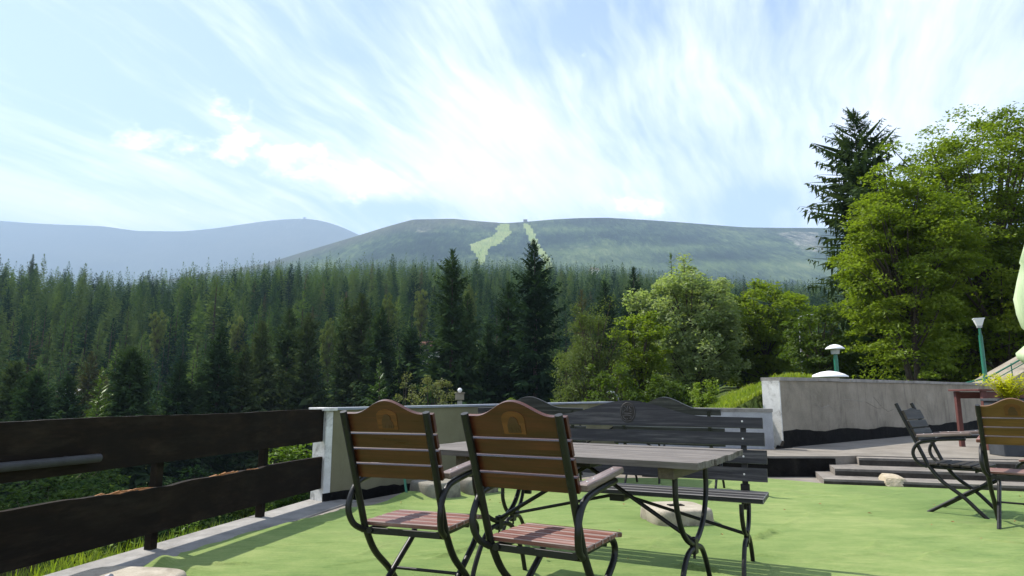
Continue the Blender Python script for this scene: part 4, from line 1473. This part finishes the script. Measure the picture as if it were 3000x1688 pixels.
def broadleaf(h, r, seed, nclump, nleaf, leaf, m, bark, flat=.4, base=.12, crad=.55, squash=1.0, stems=1, top_bias=.0, inner=.25, lean=(0, 0), asp=.62):
    g = np.random.default_rng(seed)
    cz = h * (base + (1 - base) * .5)
    rz_ = h * (1 - base) * .5
    ph = g.uniform(0, 6.28, 8)

    def outline(d):
        a = np.arctan2(d[:, 1], d[:, 0])
        return 1 + .13 * np.sin(3 * a + ph[0] + 2 * d[:, 2]) + .10 * np.sin(5 * a + ph[1] - 4 * d[:, 2]) + .08 * np.sin(7 * d[:, 2] + ph[2])
    d = g.normal(size=(nclump, 3))
    d[:, 2] += top_bias
    d /= np.linalg.norm(d, axis=1)[:, None]
    f = np.where(g.random(nclump) < inner, g.uniform(.25, .7, nclump), g.uniform(.74, 1.02, nclump))
    taper = np.where(d[:, 2] < 0, 1 - .25 * (-d[:, 2]), 1)
    C = d * (f * outline(d))[:, None] * np.array([r, r, rz_]) * np.stack([taper, taper, np.ones(nclump)], 1)
    C[:, 2] = C[:, 2] * squash + cz
    C[:, :2] += np.array(lean) * (C[:, 2:3] / h)
    # trunk and limbs
    V, Q = [], []

    def add(vq):
        b = len(V)
        V.extend(vq[0]); Q.extend([tuple(i + b for i in q) for q in vq[1]])
    for s in range(stems):
        a = 2 * math.pi * s / stems + .5
        o = np.array([math.cos(a), math.sin(a), 0]) * (r * .12 if stems > 1 else 0)
        tr = h * .016 / math.sqrt(stems) * 1.25
        topp = np.array([o[0] * 1.7 + lean[0] * .8, o[1] * 1.7 + lean[1] * .8, h * .66])
        mid = o * 1.3 + np.array([g.normal(0, .02) * h, g.normal(0, .02) * h, h * .45])
        add(tri_tube([o * .4 + np.array([0, 0, -.6]), o * .7 + np.array([0, 0, h * .12]), mid, topp], [tr * 1.5, tr, tr * .7, tr * .15], 8))
    idx = np.argsort(-f)[:min(70, nclump)]
    for i in idx:
        c = C[i]
        zz = c[2] * g.uniform(.35, .62)
        st = np.array([c[0] * .08, c[1] * .08, zz])
        md = st * .45 + c * .55 + np.array([0, 0, .06 * h * g.uniform(-.3, .6)])
        add(tri_tube([st, md, c], [h * .0055, h * .0035, h * .0012], 5))
    trunk = np_mesh('trunk', np.array(V), Q, mat=bark, smooth=True)
    # leaves in clumps
    cr = crad * g.uniform(.6, 1.35, nclump)
    n = nclump * nleaf
    ci = np.repeat(np.arange(nclump), nleaf)
    off = g.normal(size=(n, 3))
    off /= np.linalg.norm(off, axis=1)[:, None]
    off *= (g.random(n) ** .45)[:, None]
    off[:, 2] *= flat
    # pads droop towards their rim
    off[:, 2] -= .22 * (off[:, 0] ** 2 + off[:, 1] ** 2)
    P = C[ci] + off * cr[ci][:, None]
    nrm = g.normal(0, .55, (n, 3)); nrm[:, 2] += 1.0
    nrm += d[ci] * .35
    nrm /= np.linalg.norm(nrm, axis=1)[:, None]
    a = g.normal(size=(n, 3))
    a -= nrm * (a * nrm).sum(1)[:, None]
    a /= np.linalg.norm(a, axis=1)[:, None]
    b = np.cross(nrm, a)
    l = leaf * g.uniform(.6, 1.3, n)
    A = a * (l * .5)[:, None]; B = b * (l * .5 * asp)[:, None]
    sag = nrm * (l * .10)[:, None]
    W = np.stack([P - A - sag, P + B * 1.0 - A * .1, P + A - sag, P - B - A * .1], 1).reshape(-1, 3)
    crown = np_mesh('crown', W, np.arange(n * 4).reshape(-1, 4), mat=m)
    return crown, trunk


GB = 'broad leaved trees beyond the walls'
BROAD = [
    # u, v_top, y, r, clumps, leaves, leaf size, material, bark, kwargs, name, label
    (2620, 515, 27, 2.45, 340, 150, .15, 'maple', 'bark', dict(flat=.30, base=.02, crad=.72, stems=3, seed=35, inner=.15, top_bias=.45), 'maple_tree', 'bright green bushy maple in front of the tallest spruce'),
    (2860, 362, 30, 4.7, 640, 165, .16, 'maple', 'bark', dict(flat=.34, base=.03, crad=.92, stems=4, seed=6, inner=.2, top_bias=.2), 'maple_tree', 'tallest open crowned maple at the right, behind the green lamp'),
    (3080, 450, 33, 4.2, 300, 90, .19, 'maple', 'bark', dict(flat=.36, base=.04, crad=.85, stems=2, seed=7), 'maple_tree', 'maple cut off by the right edge behind the closed parasol'),
    (2740, 640, 32, 4.2, 260, 85, .19, 'maple', 'bark', dict(flat=.4, base=.02, crad=.8, stems=2, seed=17), 'maple_tree', 'maple filling the gap low down between the two bright maples'),
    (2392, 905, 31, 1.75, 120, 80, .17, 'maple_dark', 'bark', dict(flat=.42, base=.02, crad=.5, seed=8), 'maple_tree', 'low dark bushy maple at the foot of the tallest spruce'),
    (2010, 768, 44, 3.7, 330, 85, .25, 'ash', 'bark', dict(flat=.62, base=.03, crad=.72, seed=9, top_bias=.15), 'ash_tree', 'pale silvery green round tree above the bench'),
    (2225, 800, 47, 3.7, 320, 80, .25, 'maple', 'bark', dict(flat=.5, base=.03, crad=.70, seed=10), 'maple_tree', 'round green maple between the pale tree and the tallest spruce'),
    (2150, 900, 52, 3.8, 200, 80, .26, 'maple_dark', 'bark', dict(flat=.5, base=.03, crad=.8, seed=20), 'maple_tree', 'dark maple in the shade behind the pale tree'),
    (1868, 905, 38, 1.7, 150, 80, .21, 'maple', 'bark', dict(flat=.5, base=.02, crad=.52, seed=11), 'maple_tree', 'narrow yellow green maple between birch and pale tree'),
    (1735, 888, 36, 1.75, 210, 95, .12, 'birch', 'bark', dict(flat=.75, base=.03, crad=.50, seed=12, top_bias=.1), 'birch_tree', 'grey green birch right of the tall middle spruce'),
    (1672, 985, 38, 1.3, 110, 85, .13, 'birch', 'bark', dict(flat=.7, base=.03, crad=.45, seed=13), 'birch_tree', 'smaller birch tucked against the left of the grey green birch'),
    (1268, 1050, 24, .80, 95, 80, .085, 'shrub', 'bark', dict(flat=.85, base=.02, crad=.26, seed=14), 'willow_bush', 'larger pale willow bush behind the olive wall above the right chair'),
    (1188, 1092, 25, .62, 70, 80, .085, 'shrub', 'bark', dict(flat=.85, base=.02, crad=.24, seed=15), 'willow_bush', 'smaller pale willow bush left of the larger one'),
    (1040, 1152, 20, .34, 34, 60, .075, 'ash', 'bark', dict(flat=.8, base=.02, crad=.17, seed=16), 'elder_bush', 'small light bush just above the left chair'),
    (1497, 1148, 21, .30, 30, 60, .07, 'weed', 'bark', dict(flat=.8, base=.02, crad=.16, seed=18), 'elder_bush', 'small yellowish bush above the distant bench'),
    (2068, 1112, 14.5, .34, 44, 55, .06, 'weed', 'bark', dict(flat=.8, base=.03, crad=.13, seed=19), 'sapling', 'yellow green sapling on the left foot of the grass bank'),
    (850, 1245, 13, .55, 60, 60, .09, 'weed', 'bark', dict(flat=.8, base=.02, crad=.26, seed=21), 'elder_bush', 'bright green bush seen between the fence boards beside the white pier'),
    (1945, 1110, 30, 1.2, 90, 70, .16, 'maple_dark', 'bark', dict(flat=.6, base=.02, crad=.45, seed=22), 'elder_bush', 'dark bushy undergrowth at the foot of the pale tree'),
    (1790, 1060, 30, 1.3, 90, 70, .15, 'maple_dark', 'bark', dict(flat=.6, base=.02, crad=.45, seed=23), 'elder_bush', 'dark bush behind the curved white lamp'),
]
for u, v, y, r, nc, nl, lf, m, bk, kw, nm, lab in BROAD:
    loc, h = stand(u, v, y)
    kw = dict(kw)
    seed = kw.pop('seed')
    ms = broadleaf(h * .965, r, seed, nc, nl, lf, M[m], M[bk], **kw)
    plant_tree(nm, lab, loc, ms, 1, 0, GB, 'bush' if 'bush' in nm or nm == 'sapling' else 'tree')

# ------------------------------------------------------------------ the wooded slope
VAR = []
for k, (rr, shp) in enumerate(((3.3, .75), (3.8, .7), (3.0, .85), (3.6, .66), (3.2, .8))):
    VAR.append(spruce_set(20, rr, 300 + k, 130, 6, 2, M['far_spruce'], shape=shp, base=.05, wid=.27, tw=.46, open_=.1, irr=.3))
LAR = [(bm_.copy(), tk) for bm_, tk in VAR[:2]]
for a, _ in LAR:
    a.materials.clear(); a.materials.append(M['larch'])
DYI = [(VAR[2][0].copy(), VAR[2][1])]
DYI[0][0].materials.clear(); DYI[0][0].materials.append(M['dying'])
LOW = [spruce_set(20, rr, 400 + k, 46, 3, 0, M['far_spruce'], shape=shp, base=.04, wid=.30, tw=.5, open_=.05, irr=.25) for k, (rr, shp) in enumerate(((3.6, .75), (3.2, .85), (4.0, .7)))]
LOWL = [(LOW[0][0].copy(), LOW[0][1])]
LOWL[0][0].materials.clear(); LOWL[0][0].materials.append(M['larch'])

g = np.random.default_rng(77)
px, py = [], []
y = 98.0
while y < 690:
    stepy = 6.0 + y * .002
    stepx = 6.0 + y * .0025
    half = y * .92 + 15
    x = np.arange(-half, half, stepx)
    px.append(x + g.uniform(-.5, .5, len(x)) * stepx); py.append(y + g.uniform(-.5, .5, len(x)) * stepy)
    y += stepy
px = np.concatenate(px); py = np.concatenate(py)
keep = (py < ridge_dist(px, py) * 1.06) & (g.random(len(px)) < .93)
# glades on the lower slope
keep &= ~((wobble(px, py, .022, 9) > .62) & (py < 190))
# valley trees on the left
vx = g.uniform(-95, 10, 60); vy = g.uniform(76, 98, 60)
px = np.concatenate([px[keep], vx]); py = np.concatenate([py[keep], vy])
pz = ground_z(px, py)
order = np.argsort(py)
px, py, pz = px[order], py[order], pz[order]
hh = g.uniform(.70, 1.18, len(px)) * np.interp(py, [66, 100, 250, 650], [.50, .74, .82, .80])
hh = np.where(g.random(len(px)) < .05, hh * 1.25, hh)
wd_ = g.uniform(1.0, 1.5, len(px))
patch = wobble(px, py, .03, 12) + g.normal(0, .45, len(px))
kind = np.where(patch > np.where(px / py < -.25, .28, .66), 1, 0)
kind = np.where(g.random(len(px)) < .035, 2, kind)
inview = np.abs(px / py) < .84
NIND = 262
ind = np.where(inview)[0][:NIND]
LABS = {0: ('spruce_tree', 'dark green spruce standing in the front rows of the wooded slope', 'spruces in the front rows of the wooded slope'),
        1: ('larch_tree', 'lighter green larch standing in the front rows of the wooded slope', 'larches in the front rows of the wooded slope'),
        2: ('spruce_tree', 'browning half dead spruce standing in the front rows of the wooded slope', 'browning spruces on the wooded slope')}
protos = {}
for i in ind:
    k = int(kind[i])
    nm, lab, grp = LABS[k]
    pool = (VAR, LAR, DYI)[k]
    j = i % len(pool)
    key = (k, j)
    rot = g.uniform(0, 6.28)
    if key not in protos:
        t = plant_tree(nm, lab, (0, 0, 0), pool[j], 1, 0, grp)
        protos[key] = t
    else:
        t = copy_tree(protos[key])
    t.location = (px[i], py[i], pz[i] - .2); t.rotation_euler = (0, 0, rot)
    t.scale = (hh[i] * wd_[i], hh[i] * wd_[i], hh[i])

rest = np.setdiff1d(np.arange(len(px)), ind)
src = bpy.data.collections.new("forest_sources")     # templates only, never linked to the scene
tmpl = []
for k, (me, _) in enumerate(VAR + LAR + DYI + LOW + LOWL):
    o = bpy.data.objects.new("forest_template_%02d" % k, me)
    src.objects.link(o)
    tmpl.append(o)
n_hi = len(VAR)
far = py[rest] > 300
idx = np.where(far, np.where(kind[rest] == 1, n_hi + 3 + 3, n_hi + 3 + rest % 3),
               np.where(kind[rest] == 0, rest % n_hi, np.where(kind[rest] == 1, n_hi + rest % 2, n_hi + 2)))
pm = bpy.data.meshes.new('forest')
pm.vertices.add(len(rest))
pm.vertices.foreach_set('co', np.stack([px[rest], py[rest], pz[rest] - .2], 1).astype(np.float32).ravel())
for nm, typ, val in (('pick', 'INT', idx.astype(np.int32)), ('turn', 'FLOAT', g.uniform(0, 6.28, len(rest)).astype(np.float32)), ('tall', 'FLOAT', hh[rest].astype(np.float32)), ('wide', 'FLOAT', (hh * wd_)[rest].astype(np.float32))):
    at = pm.attributes.new(nm, typ, 'POINT')
    at.data.foreach_set('value', val)
fo = tag(link('forest', pm), 'dense dark conifer forest covering the slope up to the ridge', 'forest', kind='stuff')
ng = bpy.data.node_groups.new('forest_nodes', 'GeometryNodeTree')
ng.interface.new_socket('Geometry', in_out='INPUT', socket_type='NodeSocketGeometry')
ng.interface.new_socket('Geometry', in_out='OUTPUT', socket_type='NodeSocketGeometry')
gi, go = ng.nodes.new('NodeGroupInput'), ng.nodes.new('NodeGroupOutput')
m2p = ng.nodes.new('GeometryNodeMeshToPoints')
iop = ng.nodes.new('GeometryNodeInstanceOnPoints')
ci = ng.nodes.new('GeometryNodeCollectionInfo')
ci.inputs['Collection'].default_value = src
ci.inputs['Separate Children'].default_value = True
ci.inputs['Reset Children'].default_value = True


def attr(nm, typ):
    a = ng.nodes.new('GeometryNodeInputNamedAttribute')
    a.data_type = typ
    a.inputs[0].default_value = nm
    return a.outputs[0]


cr = ng.nodes.new('ShaderNodeCombineXYZ'); cs = ng.nodes.new('ShaderNodeCombineXYZ')
ng.links.new(attr('turn', 'FLOAT'), cr.inputs[2])
wa = attr('wide', 'FLOAT')
ng.links.new(wa, cs.inputs[0]); ng.links.new(wa, cs.inputs[1]); ng.links.new(attr('tall', 'FLOAT'), cs.inputs[2])
iop.inputs['Pick Instance'].default_value = True
ng.links.new(gi.outputs[0], m2p.inputs[0])
ng.links.new(m2p.outputs[0], iop.inputs['Points'])
ng.links.new(ci.outputs[0], iop.inputs['Instance'])
ng.links.new(attr('pick', 'INT'), iop.inputs['Instance Index'])
ng.links.new(cr.outputs[0], iop.inputs['Rotation'])
ng.links.new(cs.outputs[0], iop.inputs['Scale'])
ng.links.new(iop.outputs[0], go.inputs[0])
md = fo.modifiers.new('forest', 'NODES')
md.node_group = ng

# lighter round trees scattered through the lower slope
for i, (u, v, y, r) in enumerate(((1140, 860, 112, 1.5), (1235, 842, 125, 1.4), (968, 935, 100, 1.5), (700, 915, 110, 1.3), (1375, 835, 130, 1.5), (470, 905, 118, 1.4))):
    loc, h = stand(u, v, y)
    h = min(h, 10)
    a_, e_ = bearing(u, v)
    loc = (loc[0], loc[1], max(loc[2], EYE + e_ * y - h))
    if i < 2:
        rb_ = broadleaf(10, 2.3, 600 + i, 130, 90, .24, M['birch'], M['bark'], flat=.8, base=.05, crad=.52)
        if i == 0: r0_ = rb_
        else: r1_ = rb_
    else:
        rb_ = (r0_, r1_)[i % 2]
    plant_tree('broadleaf_tree', 'pale green round topped tree among the conifers of the slope', loc, rb_, r / 2.3, i * 1.1, 'pale round trees among the conifers', 'tree', h / 10)

# ------------------------------------------------------------------ grass


def blades(name, label, X_, Y_, Z_, L_, m, seed, w_=.010, lean_=.35):
    g = np.random.default_rng(seed)
    n = len(X_)
    a = g.uniform(0, 6.28, n)
    d = np.stack([np.cos(a), np.sin(a), np.zeros(n)], 1)
    s = np.stack([-np.sin(a), np.cos(a), np.zeros(n)], 1)
    P = np.stack([X_, Y_, Z_], 1)
    l = L_[:, None]
    bend = g.uniform(.1, 1, n)[:, None] * lean_
    up3 = np.array([0, 0, 1.0])
    w3 = s * w_ * (.6 + .8 * g.random(n))[:, None]
    mid = P + up3 * l * .6 + d * l * bend * .35
    tip = P + up3 * l + d * l * bend
    V = np.stack([P - w3, P + w3, mid + w3 * .7, mid - w3 * .7, tip], 1).reshape(-1, 3)
    b = np.arange(n)[:, None] * 5
    Q = b + np.array([[0, 1, 2, 3]])
    T = b + np.array([[3, 2, 4]])
    me = np_mesh(name, V, Q, T, mat=m)
    return tag(link(name, me), label, 'grass', kind='stuff')


g = np.random.default_rng(21)
n = 42000
bx = g.uniform(2.2, 9.5, n); by = 10.6 + g.random(n) ** 1.3 * 12
ok = ~in_terrace(bx, by) & (bx / by < .455)
bx, by = bx[ok], by[ok]
blades('bank_grass', 'sunlit rough grass on the bank behind the low white wall', bx, by, ground_z(bx, by) - .02, g.uniform(.04, .12, len(bx)) * (1 + .6 * (wobble(bx, by, 1.5, 5) > .3)), M['grass'], 4, .011, .8)
n = 38000
fy = g.uniform(.5, 7.6, n); fo_ = -.15 - g.random(n) ** 1.8 * 2.6
bx = np.array([fence_pt(a, b).x for a, b in zip(fy, fo_)]); by = np.array([fence_pt(a, b).y for a, b in zip(fy, fo_)])
ok = wobble(bx, by, 1.9, 6) > -.25
bx, by = bx[ok], by[ok]
blades('verge_grass', 'tall weedy grass growing outside the kerb below the fence', bx, by, ground_z(bx, by) - .02, g.uniform(.10, .40, len(bx)), M['grass'], 5, .010, .6)
wl = 'leafy weed clump growing outside the kerb under the fence'
for i, (y_, o_, h_) in enumerate(((4.95, -.55, .45), (5.35, -.4, .40), (5.75, -.35, .42), (6.25, -.40, .50), (6.6, -.3, .45), (4.3, -1.3, .5), (3.9, -.9, .4), (4.6, -1.7, .6), (5.6, -1.4, .7), (6.4, -1.2, .7))):
    p = fence_pt(y_, o_)
    sprigs('weed', wl, 'weed', (p.x, p.y, float(ground_z(np.array([p.x]), np.array([p.y]))[0])), 16, h_, .22, M['weed'], 30 + i, .075, 7, .9, 'weed clumps outside the kerb')

# dark undergrowth on the drop below the fence
UNDER = [(-6.5, 9.0, 2.0, .95), (-5.6, 11.5, 2.6, 1.2), (-8.6, 10.6, 2.8, 1.4), (-4.4, 13.0, 2.4, 1.0), (-10.6, 13.5, 3.6, 1.7), (-7.2, 14.5, 3.2, 1.4), (-3.2, 11.2, 1.7, .8), (-12.8, 17, 4.2, 1.9), (-9.0, 19, 4.0, 1.8), (-5.2, 18, 3.4, 1.5), (-2.9, 15.5, 2.2, 1.0), (-15, 22, 4.5, 2.2), (-1.0, 18.5, 2.4, 1.2), (-18, 27, 4, 2.6), (-13, 28, 4, 2.4), (-22, 33, 4.5, 3), (-9, 26, 4, 2.2), (-17, 17, 3.4, 2.2), (-12, 9.5, 2.6, 1.5), (-14, 12.5, 2.8, 1.8), (-20, 21, 3.6, 2.4)]
ul = 'dark leafy bush on the drop below the fence'
uk = {}
for i, (x, y, h, r) in enumerate(UNDER):
    k = i % 3
    if k not in uk:
        uk[k] = broadleaf(2.6, 1.25, 500 + k, 90, 70, .12, M['under'], M['bark'], flat=.6, base=.02, crad=.36)
    plant_tree('bush', ul, (x, y, float(ground_z(np.array([x]), np.array([y]))[0]) - .1), uk[k], r / 1.25, i * 1.3, 'bushes on the drop below the fence', 'bush', h / 2.6)

# ------------------------------------------------------------------ lamps and small things beyond the walls


def gz(x, y):
    return float(ground_z(np.array([x]), np.array([y]))[0])


t = thing('street_lamp', 'green lamp post with square white lantern before the dark maples', 'street lamp', (12.957, 18, 1.0))
b = MB(); b.lathe([(.075, -.2), (.07, .5), (.055, .55), (.05, 1.7)], 12); b.lathe([(.032, 1.7), (.03, 1.92)], 12); b.build('pole', M['green_paint'], t)
b = MB(); b.lathe([(.075, 1.90), (.085, 1.955)], 4, capb=True, smooth=False); b.build('lamp_base', M['grey_steel'], t)
b = MB(); b.lathe([(.085, 1.957), (.165, 2.14)], 4, capb=True, smooth=False); b.lathe([(.178, 2.142), (.178, 2.165)], 4, smooth=False); b.build('lantern', M['white_paint'], t)
t.rotation_euler = (0, 0, R(20))


def mushroom(loc, label, cap_r, cap_z, stem_r):
    t = thing('mushroom_lamp', label, 'garden lamp', loc, 0, 'mushroom shaped garden lamps')
    b = MB(); b.lathe([(stem_r, -.3), (stem_r, cap_z - .30), (stem_r * .8, cap_z - .16)], 12); b.build('pole', M['green_paint'], t)
    b = MB(); b.lathe([(cap_r * .42, cap_z - .16), (cap_r * .52, cap_z - .03)], 20); b.build('lamp_glass', M['grey_steel'], t)
    b = MB(); b.lathe([(cap_r, cap_z - .03), (cap_r * 1.0, cap_z - .01), (cap_r * .80, cap_z + .03), (cap_r * .45, cap_z + .075), (cap_r * .1, cap_z + .095)], 28); b.build('lamp_cap', M['white_paint'], t)
    return t


mushroom((8.41, 17.0, 1.05), 'mushroom lamp on a green pole standing behind the high wall', .23, 1.22, .055)
mushroom((6.52, 13.5, .85), 'wide white mushroom lamp cap peeping over the high wall coping', .355, .60, .06)

loc = (4.86, 30.0, gz(4.86, 30))
t = thing('street_lamp', 'white headed lamp on a thin curved arm below the terrace', 'street lamp', loc)
b = MB(); b.tube(bez((0, 0, 0), (0, 0, .3 - loc[2]), (-.01, 0, .78 - loc[2]), (-.10, 0, 1.05 - loc[2]), (-.24, 0, 1.16 - loc[2]), n=8), .035, 8); b.build('pole', M['grey_steel'], t)
b = MB(); b.lathe([(.02, -.06), (.13, -.045), (.19, 0), (.16, .05), (.05, .08)], 18, (-.37, 0, 1.19 - loc[2])); b.build('lamp_head', M['white_paint'], t)

loc = (17.7, 40.0, gz(17.7, 40))
t = thing('street_lamp', 'thin grey lamp post with a straight arm in front of the tallest spruce', 'street lamp', loc)
b = MB(); b.tube([(0, 0, 0), (0, 0, 5.75 - loc[2]), (.10, 0, 5.86 - loc[2]), (.55, 0, 5.95 - loc[2])], [.055, .04, .035, .03], 8); b.build('pole', M['grey_steel'], t)
b = MB(); b.box((.75, 0, 5.97 - loc[2]), (.42, .14, .09), None, .02); b.build('lamp_head', M['grey_steel'], t)

loc = (-1.266, 16.0, gz(-1.266, 16))
t = thing('lantern_pillar', 'grey stone pillar with a white globe behind the olive wall', 'lamp pillar', loc)
b = MB(); b.box((0, 0, .5 * (.93 - loc[2])), (.11, .11, .93 - loc[2]), None, .008); b.build('shaft', M['coping'], t)
b = MB(); b.box((0, 0, 1.02 - loc[2]), (.20, .20, .16), None, .012); b.box((0, 0, 1.108 - loc[2]), (.24, .24, .02), None, .004); b.build('lantern_block', M['old_plaster'], t)
b = MB(); b.lathe([(.02, 1.12), (.045, 1.14), (.058, 1.175), (.045, 1.21), (.015, 1.23)], 14, (0, 0, -loc[2])); b.build('globe', M['white_paint'], t)

# stair flank with a green railing at the far right
t = thing('outdoor_stair', 'concrete stair flank with green railing climbing at the right edge', 'stairs', (13.6, 20.0, .6))
b = MB()
b.prism([(0, -.4), (5.0, -.4), (5.0, 2.75), (.9, .60), (0, .55)], ((0, 0, 0), (1, 0, 0), (0, 0, 1), (0, 1, 0)), 1.6)
b.build('flank_wall', M['old_plaster'], t)
b = MB()
b.tube([(.1, .05, .80), (.9, .05, .98), (5.0, .05, 3.10)], .025, 8); b.tube([(.9, .05, .82), (5.0, .05, 2.94)], .014, 6)
b.build('handrail', M['green_paint'], t)
for k in range(6):
    b = MB(); x = .95 + k * .72
    z = .60 + (x - .9) * .5244
    b.tube([(x, .05, z), (x, .05, z + .42)], .016, 6); b.build('baluster', M['green_paint'], t)

# houses and huts
GH = 'small buildings in the forest and on the summits'


def house(label, loc, rz, w_, d_, h_, roof_h, roof_m, wall_m='house_wall', nwin=3, name='house'):
    t = thing(name, label, 'house', loc, rz, GH)
    b = MB(); b.box((0, 0, h_ / 2), (w_, d_, h_)); b.build('wall', M[wall_m], t)
    b = MB()
    b.prism([(-d_ / 2 - .3, h_ - .05), (d_ / 2 + .3, h_ - .05), (0, h_ + roof_h)], ((-w_ / 2 - .3, 0, 0), (0, 1, 0), (0, 0, 1), (1, 0, 0)), w_ + .6)
    b.build('roof', M[roof_m], t)
    for k in range(nwin):
        x = -w_ / 2 + w_ * (k + .5) / nwin
        b = MB(); b.box((x, -d_ / 2 - .02, h_ * .55), (w_ / nwin * .5, .08, h_ * .42)); b.build('window', M['dark_glass'], t)
    return t


x, y = -64.2, 96.0
house('white cabin glimpsed between the spruces at the left', (x, y, 0.2), R(15), 2.6, 2.2, 1.5, .35, 'grey_steel', 'white_paint', 3, 'cabin')
a_, e_ = bearing(1244, 985)
house('ochre house with a red roof half hidden in the valley behind the spruces', (a_ * 150, 150, EYE + e_ * 150 - 6.6), R(-20), 5.0, 6, 3.4, 2.2, 'roof_red')
a_, e_ = bearing(1738, 792)
house('white walled house on the crest of the forest at the foot of the mountain', (a_ * 700, 690, EYE + e_ * 690 - 4), R(30), 9, 7, 4, 3, 'old_plaster', 'white_paint', 4)
a_, e_ = bearing(1539, 648)
house('blocky chairlift station on the skyline above the ski run', (a_ * 3195, 3195, EYE + e_ * 3195 - 9), 0, 20, 15, 16, 2, 'grey_steel', 'old_plaster', 3, 'lift_station')
a_, e_ = bearing(892, 637)
t = thing('observatory', 'disc shaped observatory on the distant conical summit', 'observatory', (a_ * 7690, 7690, EYE + e_ * 7690 - 14), 0, GH)
t.scale = (1.75, 1.75, 1.75)
b = MB(); b.lathe([(6, -14), (7, -2), (4.5, 0)], 20); b.build('tower', M['old_plaster'], t)
b = MB(); b.lathe([(4.5, 0), (11, 4), (11.5, 6), (6, 9), (1, 10)], 24); b.build('upper_disc', M['grey_steel'], t)
b = MB(); b.lathe([(5, -12), (13, -8), (13.5, -6), (5, -3)], 24, (-13, 0, 0)); b.build('lower_disc', M['grey_steel'], t)
b = MB(); b.box((-44, 0, -11), (28, 10, 9)); b.build('hut', M['old_plaster'], t)

# stumps, logs, stones and a sack outside the fence
for (y_, o_, r_s, h_, lab) in ((4.6, -1.15, .075, .55, 'weathered tree stump with a flared foot outside the fence'), (4.95, -1.35, .06, .60, 'slim upright stump beside the flared one outside the fence')):
    p = fence_pt(y_, o_)
    b = MB(); b.lathe([(r_s * 1.9, -.1), (r_s * 1.3, .08), (r_s, .2), (r_s * .95, h_)], 12, mod=lambda a, i: 1 + .12 * math.sin(a * 3 + i) + .06 * math.sin(a * 7))
    o = tag(b.build('tree_stump', M['bark']), lab, 'stump', 'stumps outside the fence')
    o.location = (p.x, p.y, gz(p.x, p.y))
p = fence_pt(5.4, -1.35)
lt = 'log in the heap of cut wood outside the fence near the post'
r_ = random.Random(8)
for k in range(9):
    b = MB(); L = r_.uniform(.35, .8); rad = r_.uniform(.025, .055)
    b.tube([(-L / 2, 0, 0), (L / 2, 0, 0)], [rad, rad * .9], 9)
    o = tag(b.build('log', M['birch_bark'] if k % 3 else M['bark']), lt, 'log', 'logs heaped outside the fence')
    q_ = fence_pt(5.3 + r_.uniform(-.35, .35), -1.2 + r_.uniform(-.3, .3))
    o.location = (q_.x, q_.y, gz(q_.x, q_.y) + .06 + .05 * (k // 3)); o.rotation_euler = (0, r_.uniform(-.15, .15), r_.uniform(-.6, .6))
b = MB(); b.lathe([(.10, 0), (.13, .08), (.115, .22), (.09, .32), (.04, .36)], 16, mod=lambda a, i: 1 + .10 * math.sin(a * 4 + i * 1.3) + .05 * math.sin(a * 9))
q_ = fence_pt(5.15, -.42)
o = tag(b.build('sack', M['white_paint']), 'small white sack standing outside the kerb by the fence post', 'sack')
o.location = (q_.x, q_.y, gz(q_.x, q_.y))
for k in range(14):
    bm = bmesh.new(); bmesh.ops.create_icosphere(bm, subdivisions=2, radius=1)
    s_ = r_.uniform(.05, .12)
    for v in bm.verts:
        v.co = Vector((v.co.x * s_ * 1.4, v.co.y * s_, v.co.z * s_ * .7)) * (1 + .18 * math.sin(v.co.x * 5 + k) * math.cos(v.co.y * 4 + k))
    me = bpy.data.meshes.new('stone'); bm.to_mesh(me); bm.free(); me.materials.append(M['field_stone'])
    o = tag(link('stone', me), 'grey field stone lying in the rubble outside the kerb', 'stone', 'field stones outside the kerb')
    q_ = fence_pt(r_.choice([3.7, 4.0, 4.2, 4.4, 5.6]) + r_.uniform(-.25, .25), -.8 + r_.uniform(-.45, .45))
    o.location = (q_.x, q_.y, gz(q_.x, q_.y) + .02); o.rotation_euler = (0, 0, r_.uniform(0, 3))

# ------------------------------------------------------------------ haze
hm = bpy.data.materials.new('summer_haze')
hm.use_nodes = True
ht = NT(hm.node_tree)
ht.n.remove(ht.n['Principled BSDF'])
pv = ht.new('ShaderNodeVolumePrincipled')
pv.inputs['Color'].default_value = (.54, .75, 1.0, 1)
pv.inputs['Density'].default_value = HAZE
pv.inputs['Anisotropy'].default_value = .0
ht.l.new(pv.outputs[0], ht.n['Material Output'].inputs['Volume'])
hm.cycles.homogeneous_volume = True if hasattr(hm.cycles, 'homogeneous_volume') else False
b = MB()
b.box((0, 4300, 1050), (26000, 10200, 2500))
hz = tag(b.build('haze', hm), kind='stuff')
hz['label'] = 'thin blue summer haze over the valley'
